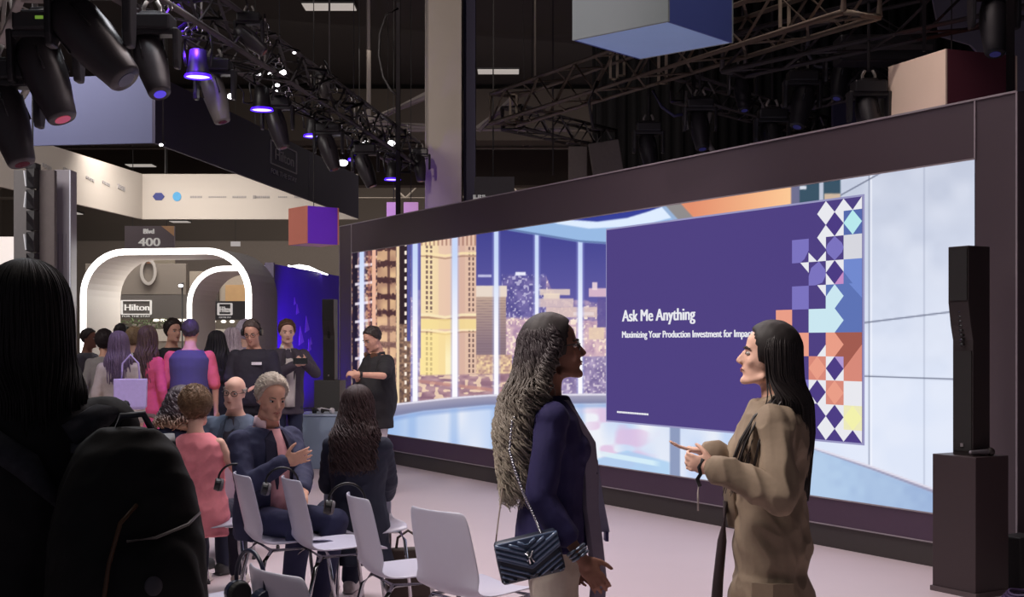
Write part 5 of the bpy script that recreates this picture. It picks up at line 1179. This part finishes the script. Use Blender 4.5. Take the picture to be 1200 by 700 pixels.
t, Tm, Hm, arms, body, shirt = crowd('standing person wrapped in a long black head covering, from behind', 254, 13.6, -8, 1.62, female=True, skin='light', hair=('long', (24, 20, 26), dict(n=60, length=.5, curl=0, a1=150, thick=.01, spreadR=.17, seed=9)), top=((26, 24, 30), .98), hem=-.5, flare=.15, eyes=False, inf=.03, topname='black_robe')
t, Tm, Hm, arms, body, shirt = crowd('standing woman with pale blond hair tinted violet, behind the bald man', 272, 14.2, 20, 1.66, female=True, skin='fair', hair=('long', (196, 180, 190), dict(n=80, length=.36, curl=.006, a1=118, thick=.008, spreadR=.105, seed=10)), top=((160, 132, 150), .98), eyes=False)
t, Tm, Hm, arms, body, shirt = crowd('person with white hair half hidden behind the man with the headset', 288, 15.2, 40, 1.74, female=True, skin='fair', hair=('bob', (210, 200, 215)), top=((150, 140, 170), .98), eyes=False)
t, Tm, Hm, arms, body, shirt = crowd('standing dark haired man in a dark shirt talking to the man in the vest', 202, 13.9, -130, 1.74, skin='light', hair=('short', (50, 38, 34)), top=((40, 38, 46), .98), legs=(40, 40, 50), hy=-6)
t, Tm, Hm, arms, body, shirt = crowd('standing woman in a coral pink cardigan with long brown hair, from behind', 173, 12.6, -25, 1.66, female=True, skin='fair', hair=('long', (92, 72, 62), dict(n=100, length=.50, curl=.010, waves=3, a1=110, thick=.008, spreadR=.10, seed=12)), top=((222, 92, 112), .98), hem=-.3, flare=.1, legs=(130, 118, 96), eyes=False, hy=10, topname='cardigan')
t, Tm, Hm, arms, body, shirt = crowd('standing girl with long straight violet tinted hair and a pale top, from behind', 139, 12.0, 10, 1.60, female=True, skin='fair', hair=('long', (110, 92, 112), dict(n=100, length=.42, curl=.004, a1=112, thick=.008, spreadR=.115, seed=13)), top=((196, 184, 170), .98), hem=-.14, legs=(40, 36, 60), eyes=False)
q = P(153, 462, 11.7); t = thing('tote_bag', 'pale violet tote bag carried by the girl with long straight hair', 'bag', q+Vector((0, 0, -.14)), R(10))
MB().rings([[Vector((x*w_, y*d_, z)) for x, y in ((-1, -1), (1, -1), (1, 1), (-1, 1))] for z, w_, d_ in ((0, .12, .05), (.02, .14, .06), (.28, .15, .03))]).build('bag_body', mat('tote_lilac', (206, 188, 236), .7), t, bevel=.01)
MB().tube([(-.08, 0, .27), (-.07, 0, .42), (0, 0, .5), (.07, 0, .42), (.08, 0, .27)], .008, 6).build('handle', mat('tote_lilac', (206, 188, 236), .7), t, True)
t, Tm, Hm, arms, body, shirt = crowd('standing blond person in a black and white checked shirt, from behind', 157, 15.5, 0, 1.66, female=True, skin='fair', hair=('bob', (160, 134, 104)), top=((30, 28, 32), .98), eyes=False)
cm = mat('checked_cloth', (30, 28, 32)); nt = cm.node_tree; ck = nt.nodes.new('ShaderNodeTexChecker'); ck.inputs['Scale'].default_value = 14; ck.inputs[1].default_value = (.7, .68, .66, 1); ck.inputs[2].default_value = (.02, .02, .022, 1)
tcn = nt.nodes.new('ShaderNodeTexCoord'); mpn = nt.nodes.new('ShaderNodeMapping'); mpn.inputs['Rotation'].default_value = (0, .6, 0); nt.links.new(tcn.outputs['Object'], mpn.inputs['Vector']); nt.links.new(mpn.outputs['Vector'], ck.inputs['Vector']); nt.links.new(ck.outputs['Color'], nt.nodes['Principled BSDF'].inputs['Base Color'])
shirt.data.materials[0] = cm
t, Tm, Hm, arms, body, shirt = crowd('dark haired person in a grey top at the left of the crowd', 122, 14.2, 20, 1.62, female=True, skin='light', hair=('bob', (44, 32, 34)), top=((150, 144, 142), .98), eyes=False)
t, Tm, Hm, arms, body, shirt = crowd('person whose dark head shows beside the checked shirt', 142, 16.3, 0, 1.72, skin='light', hair=('short', (36, 30, 32)), top=((60, 56, 60), .98), eyes=False)
t, Tm, Hm, arms, body, shirt = crowd('dark haired man in grey at the far left of the standing crowd', 103, 15.3, -100, 1.66, skin='tan', hair=('crop', (52, 40, 38)), top=((96, 94, 104), .98))

# --- foreground person with the backpack
q = P(20, 402, 2.55)
t, Tm, Hm, arms, body, shirt = person('dark silhouetted person in the near left foreground with long straight hair and dark patterned jacket', (q.x, q.y+.05), R(28), 1.66, female=True, skin='tan', hair=('long', (26, 18, 20), dict(n=900, length=.27, curl=.002, waves=2, a1=122, thick=.0022, spreadR=.096, seed=21)),
    top=((26, 24, 28), .98), hem=-.35, flare=.1, legs=(24, 24, 30), eyes=False, vox=.010, inf=.045, topname='jacket', wr=.006)
pt = mat('jacket_print', (54, 54, 62), .9, noise=.5, scale=60)
b = MB()
for pts in (((-.17, -.08, .47), (-.10, -.13, .44), (-.02, -.165, .38), (.04, -.175, .30)), ((.20, -.02, .49), (.13, -.10, .47), (.06, -.13, .43))): b.tube([Tm@Vector(p) for p in pts], [.01, .028, .03, .01], 8)
b.build('collar_print', pt, t, True, label='faint grey patterned bands on the jacket')
# backpack
bk = mat('backpack_black', (14, 13, 15), .8, noise=.1, bump=.1); bq = P(145, 402, 2.42)
t = thing('backpack', 'bulky black backpack with a tan zip worn by the dark foreground person', 'backpack', (bq.x, bq.y+.02, CAMZ-(708-HOR)/F*2.42), R(20))
b = MB(); b.rings([[Vector((x, y, z)) for x, y in [(rx*math.copysign(abs(math.cos(a))**.6, math.cos(a)), ry*math.copysign(abs(math.sin(a))**.6, math.sin(a))) for a in np.linspace(0, 2*math.pi, 25)[:-1]]] for z, rx, ry in ((-.16, .10, .08), (-.13, .135, .11), (0, .145, .13), (.12, .14, .13), (.22, .12, .115), (.29, .09, .09), (.33, .05, .05))])
b.ell((.03, -.12, .03), (.10, .06, .12)); me = remeshed(b, .008, 8); wrinkle(me, .005, 3); skinmesh('pack_body', me, bk, t)
MB().tube([(-.06, -.165, -.10), (-.055, -.175, .0), (-.04, -.165, .10), (-.02, -.15, .17), (.01, -.13, .2)], .004, 6).build('zip', mat('zip_tan', (92, 64, 44), .5), t, True, label='tan zip')
MB().tube([(-.01, -.17, .14), (.04, -.175, .145), (.10, -.13, .16), (.13, -.05, .17)], .003, 6).build('pocket_zip', mat('zip_grey', (110, 104, 104), .4), t, True, label='thin grey pocket zip')
MB().tube([(-.02, .0, .325), (-.01, -.01, .355), (.03, -.01, .358), (.05, .0, .32)], .007, 7).build('grab_handle', mat('strap_grey', (70, 70, 78), .5), t, True)
MB().ell((.035, -.182, .06), (.016, .006, .018), n=12).build('badge', mat('patch_grey', (80, 76, 84), .6), t, True)
for s in (-1, 1): MB().rings([[Vector((s*.08-.02, y, z)), Vector((s*.08+.02, y, z)), Vector((s*.08+.02, y+.008, z)), Vector((s*.08-.02, y+.008, z))] for y, z in ((.11, -.1), (.16, .05), (.17, .2), (.13, .31), (.08, .28))]).build('shoulder_strap', mat('strap_grey', (70, 70, 78), .5), t, True)

# --- woman with curly hair and quilted bag (facing right)
q = P(646, 402, 4.35)
t, Tm, Hm, arms, body, shirt = person('woman with long curly ash blond hair and glasses facing right in a navy jacket', (q.x, q.y), R(-86), 1.585, female=True, hy=0, hp=-8, skin='tan', hair=('cap', (44, 36, 38)), top=((40, 34, 84), .80), hem=-.12, flare=.1, legs=(196, 184, 172), shoes=(60, 60, 60),
    rh_=P(682, 655, 4.12), re=(.1, -1, -.2), lh_=(-.16, .10, .72, 0), hands=('curl', dict(pn=(-.6, -.1, .1), side=(0, 1, 0), curl=.55, spread=.15)), vox=.0048, inf=.018, wr=.005, topname='jacket', brow=(40, 30, 30))
strands(Hm, mat('hair_ash_ombre', (62, 52, 56), .55, noise=.4, scale=50, zramp=(1.08, 1.46, (172, 160, 144))), t, n=900, length=.56, curl=.022, waves=7, a1=112, thick=.0036, spreadR=.150, seed=31, back=.085, frontlen=.5, shrink=.35)
glasses(Hm, blackfr, body)
grey = mat('sheer_grey', (138, 128, 150), .7, noise=.08)
b = MB(); rs = []
for z, y, hw in ((.49, .055, .03), (.42, .10, .05), (.33, .155, .07), (.22, .165, .075), (.1, .165, .085), (-.02, .180, .09), (-.16, .195, .10), (-.3, .185, .11), (-.42, .18, .12)): rs.append([Vector((.10-hw*.2, y-.05, z)), Vector((.08, y, z)), Vector((-.02, y+.012, z)), Vector((-.10, y-.02, z)), Vector((-.09, y-.035, z)), Vector((-.02, y-.004, z)), Vector((.07, y-.015, z)), Vector((.09, y-.06, z))])
me = None; b.rings(rs).xform(Tm).build('open_shirt', grey, t, True, label='grey lilac long open front of the blouse')
o = MB().tube([Tm@Vector(q_) for q_ in ((.05, .05, .50), (.06, .105, .40), (.07, .150, .30), (.075, .160, .22))], .006, 6).build('lanyard', mat('lanyard_navy', (40, 36, 66), .6), t, True)
MB().rings([[Vector((x, y, z)) for x, y in ((-.06, .150+e), (-.055, .180+e), (-.05, .180+e), (-.055, .150+e))] for z, e in ((.26, 0), (.12, .020), (-.01, .045))]).xform(Tm).build('lanyard_strap', mat('strap_silver', (160, 160, 186), .5), t)
MB().box((-.055, .212, -.025), (.05, .012, .035)).xform(Tm).build('strap_end', mat('strap_violet', (60, 50, 110), .5), t)
W_ = arms[1][2]; dW = (arms[1][2]-arms[1][1]).normalized()
b = MB()
x, y = basis(dW)
for off, r_ in ((-.035, .031), (-.022, .030), (-.010, .029)): b.tube([W_+dW*off+(x*math.cos(a)+y*math.sin(a))*r_ for a in np.linspace(0, 2*math.pi, 17)], .0055, 6)
b.build('bracelets', mat('bracelet_steel', (120, 130, 150), .3, .7), t, True)
# quilted bag
bq = P(620, 652, 4.08); t = thing('quilted_bag', 'small blue grey chevron quilted shoulder bag with silver clasp and chain', 'handbag', bq, R(-8), rot=(R(4), R(-13), R(4)))
qm = mat('quilt_blue', (74, 92, 124), .38, noise=.05, coat=.3); bb = MB()
hw, hh = .104, .068
bb.rings([[Vector((x, y, z)) for x, y in ((-hw*s_, -.03*e), (-hw*s_*.9, -.036*e), (hw*s_*.9, -.036*e), (hw*s_, -.03*e), (hw*s_, .03*e), (-hw*s_, .03*e))] for z, s_, e in ((-hh, .94, .7), (-hh+.012, 1, 1), (0, 1, 1.05), (hh-.012, .98, .85), (hh, .93, .6))]).build('bag_body', mat('bag_dark', (40, 46, 64), .4), t, bevel=.004)
fl = MB(); fl.prism([(-hw*.98, hh+.002), (hw*.98, hh+.002), (hw*.99, .02), (.0, -.034), (-hw*.99, .02)], -.044, -.034); flap = fl.build('flap', qm, t, bevel=.004)
b = MB()
for k_ in range(7):
    z = hh-.004-.0165*k_
    for s in (-1, 1):
        x1 = hw*.96; zt_ = z+.054; z_at = lambda x: z+.054*abs(x)/hw
        pts = [(s*x_, -.045, z_at(x_)) for x_ in np.linspace(0, x1, 8) if z_at(x_) < hh and z_at(x_) > .02-.054*(1-abs(x_)/hw)]
        if len(pts) > 1: b.tube(pts, .0052, 6)
b.build('quilting', mat('quilt_light', (112, 132, 164), .3, coat=.4), flap, True)
b = MB()
for k_ in range(6):
    z = -.02-.0165*k_
    for s in (-1, 1):
        pts = [(s*x_, -.037, z+.054*x_/hw) for x_ in np.linspace(0, hw*.94, 8) if -hh+.004 < z+.054*x_/hw < .012-.054*(1-x_/hw)*1.2]
        if len(pts) > 1: b.tube(pts, .0045, 6)
b.build('quilting', mat('quilt_light', (112, 132, 164), .3, coat=.4), t, True)
b = MB().tube([(-.004, -.052, .028), (-.004, -.052, -.012)], .0035, 6).tube([(-.014, -.052, .026), (-.001, -.052, .006), (.012, -.052, .026)], .003, 6).tube([(-.012, -.052, -.002), (.004, -.052, .008), (.010, -.052, -.010)], .003, 6)
b.build('clasp', mat('clasp_silver', (230, 230, 235), .2, 1), t, True)
Mi = Mof(t).inverted()
b = MB(); pts = [Vector(p_) for p_ in (P(634, 626, 4.05), P(629, 612, 4.07), P(620, 592, 4.08), P(612, 575, 4.08), P(603, 550, 4.1), P(597, 528, 4.15), P(600, 495, 4.2), P(620, 462, 4.28))]
for i in range(len(pts)-1):
    for j in range(7): a = pts[i].lerp(pts[i+1], j/7); b.ell(Mi@a, (.0045, .0045, .0065), n=6)
b.build('chain', mat('chain_silver', (205, 205, 215), .25, .9), t, True)
b = MB().tube([Mi@P(580, 645, 4.1), Mi@P(584, 610, 4.15), Mi@P(590, 565, 4.3), Mi@P(598, 520, 4.4)], .0028, 6).build('strap_cord', mat('cord_tan', (120, 100, 92), .5), t, True)

# --- woman in the long coat (facing left)
q = P(904, 402, 4.42)
t, Tm, Hm, arms, body, shirt = person('woman with long straight dark hair in an oversized taupe coat facing left', (q.x, q.y), R(80), 1.56, female=True, hp=-6, hy=0, skin='fair', hair=('cap', (34, 27, 28)), top=((142, 124, 106), .96), hem=-.62, li=.0, flare=.11, legs=(40, 36, 40), shoes=(40, 40, 40),
    lh_=P(838, 548, 4.22), le=(-.2, -.9, -.7), rh_=P(812+20, 530, 4.42), re=(.3, -.5, -.9), hands=(dict(d=(.1, .9, .15), pn=(.9, .1, .2), side=(0, .3, 1), curl=1.1, spread=.12), dict(d=(0, 1, .12), pn=(.1, -.1, 1), side=(.6, .3, .4), curl=.25, spread=.3, thumb=.8)), vox=.0048, inf=.028, wr=.011, topname='coat', brow=(50, 36, 32))
strands(Hm, mat('hair_espresso', (36, 28, 29), .5, noise=.35, scale=70), t, n=1000, length=.54, curl=.0015, waves=2, a1=104, thick=.0024, spreadR=.105, seed=41, frontlen=.62, back=.035)
ct = mat('coat_lapel', (150, 132, 112), .85, noise=.1, scale=40)
b = MB()
for s in (-1, 1):
    rs = []
    for z, x, y, w_ in ((.54, .045, -.03, .03), (.51, .075, .035, .045), (.44, .085, .085, .055), (.34, .075, .15, .06), (.22, .05, .175, .055), (.10, .03, .165, .04), (.02, .02, .15, .02)):
        rs.append([Vector((s*(x-w_*.5), y+.012, z)), Vector((s*(x+w_*.6), y-.022, z)), Vector((s*(x+w_*.6), y-.034, z)), Vector((s*(x-w_*.5), y-.004, z))])
    b.rings(rs)
me = b.xform(Tm).mesh('lapel'); b.build('lapel', ct, t, True)
# second sleeve folds and the pocket
MB().rings([[Vector((-.205-.006, y, z+.0)) for y, z in ()]] if False else [[Vector((-.202, .075, -.155)), Vector((-.202, .075, -.225)), Vector((-.190, .078, -.225)), Vector((-.190, .078, -.155))], [Vector((-.226, -.0, -.155)), Vector((-.230, -.0, -.228)), Vector((-.21, .0, -.228)), Vector((-.21, .0, -.155))], [Vector((-.205, -.075, -.155)), Vector((-.207, -.075, -.225)), Vector((-.19, -.075, -.225)), Vector((-.19, -.075, -.155))]]).xform(Tm).build('pocket_flap', mat('coat_flap', (134, 116, 98), .85, noise=.1, scale=40), t)
MB().tube([Tm@Vector(q_) for q_ in ((-.02, .17, .12), (-.03, .185, -.03), (-.03, .200, -.18), (-.025, .206, -.27))], [.012, .016, .018, .02], 8).build('belt_strap', mat('belt_dark', (56, 42, 46), .6), t, True)
b = MB(); pp = [(824, 538), (819, 548), (821, 556), (817, 562), (820, 570)]
Mi = Mof(t).inverted()
b.tube([Mi@P(a, b_, 4.16) for a, b_ in pp], .007, 6); b.build('wrist_cord', hb, t, True, label='black cord looped over the hand')
MB().tube([Mi@P(820, 556, 4.16), Mi@P(818, 578, 4.16), Mi@P(818, 599, 4.16)], .0035, 6).build('white_tag', mat('tag_cream', (200, 190, 184), .6), t, True, label='thin cream strip hanging from the cord')

# the lock of hair falling over the front of the coat
b = MB(); rr = np.random.RandomState(5)
for i in range(45):
    o_ = Vector((rr.normal()*.010, rr.normal()*.010, 0)); e_ = rr.uniform(.75, 1.05)
    pts = [Vector(q_) for q_ in ((-.092, -.03, .53), (-.100, -.01, .50), (-.122, .035, .45), (-.150, .080, .36), (-.150, .110, .26), (-.135, .128, .16))]
    n_ = max(3, int(len(pts)*e_)); b.tube([Tm@(q_+o_*(1+.5*j)) for j, q_ in enumerate(pts[:n_])], [.003]*(n_-1)+[.001], 5)
b.build('hair_lock', MATS['hair_espresso'], t, True, fix=False)

# bag on the floor between the chairs
q = P(478, 402, 7.5); t = thing('leather_bag', 'dark brown bag standing on the floor behind the rightmost white chair', 'bag', (q.x, 7.5, 0), R(15))
b = MB().rings([[Vector((x*w_, y*d_, z)) for x, y in ((-1, -1), (1, -1), (1, 1), (-1, 1))] for z, w_, d_ in ((0, .12, .06), (.03, .13, .07), (.22, .125, .06), (.30, .10, .035))]).build('bag_body', mat('leather_brown', (58, 44, 38), .55, bump=.1), t, bevel=.012)
MB().tube([(-.07, 0, .29), (-.06, 0, .36), (0, 0, .40), (.06, 0, .36), (.07, 0, .29)], .008, 7).build('handle', mat('leather_brown', (58, 44, 38), .55), t, True)
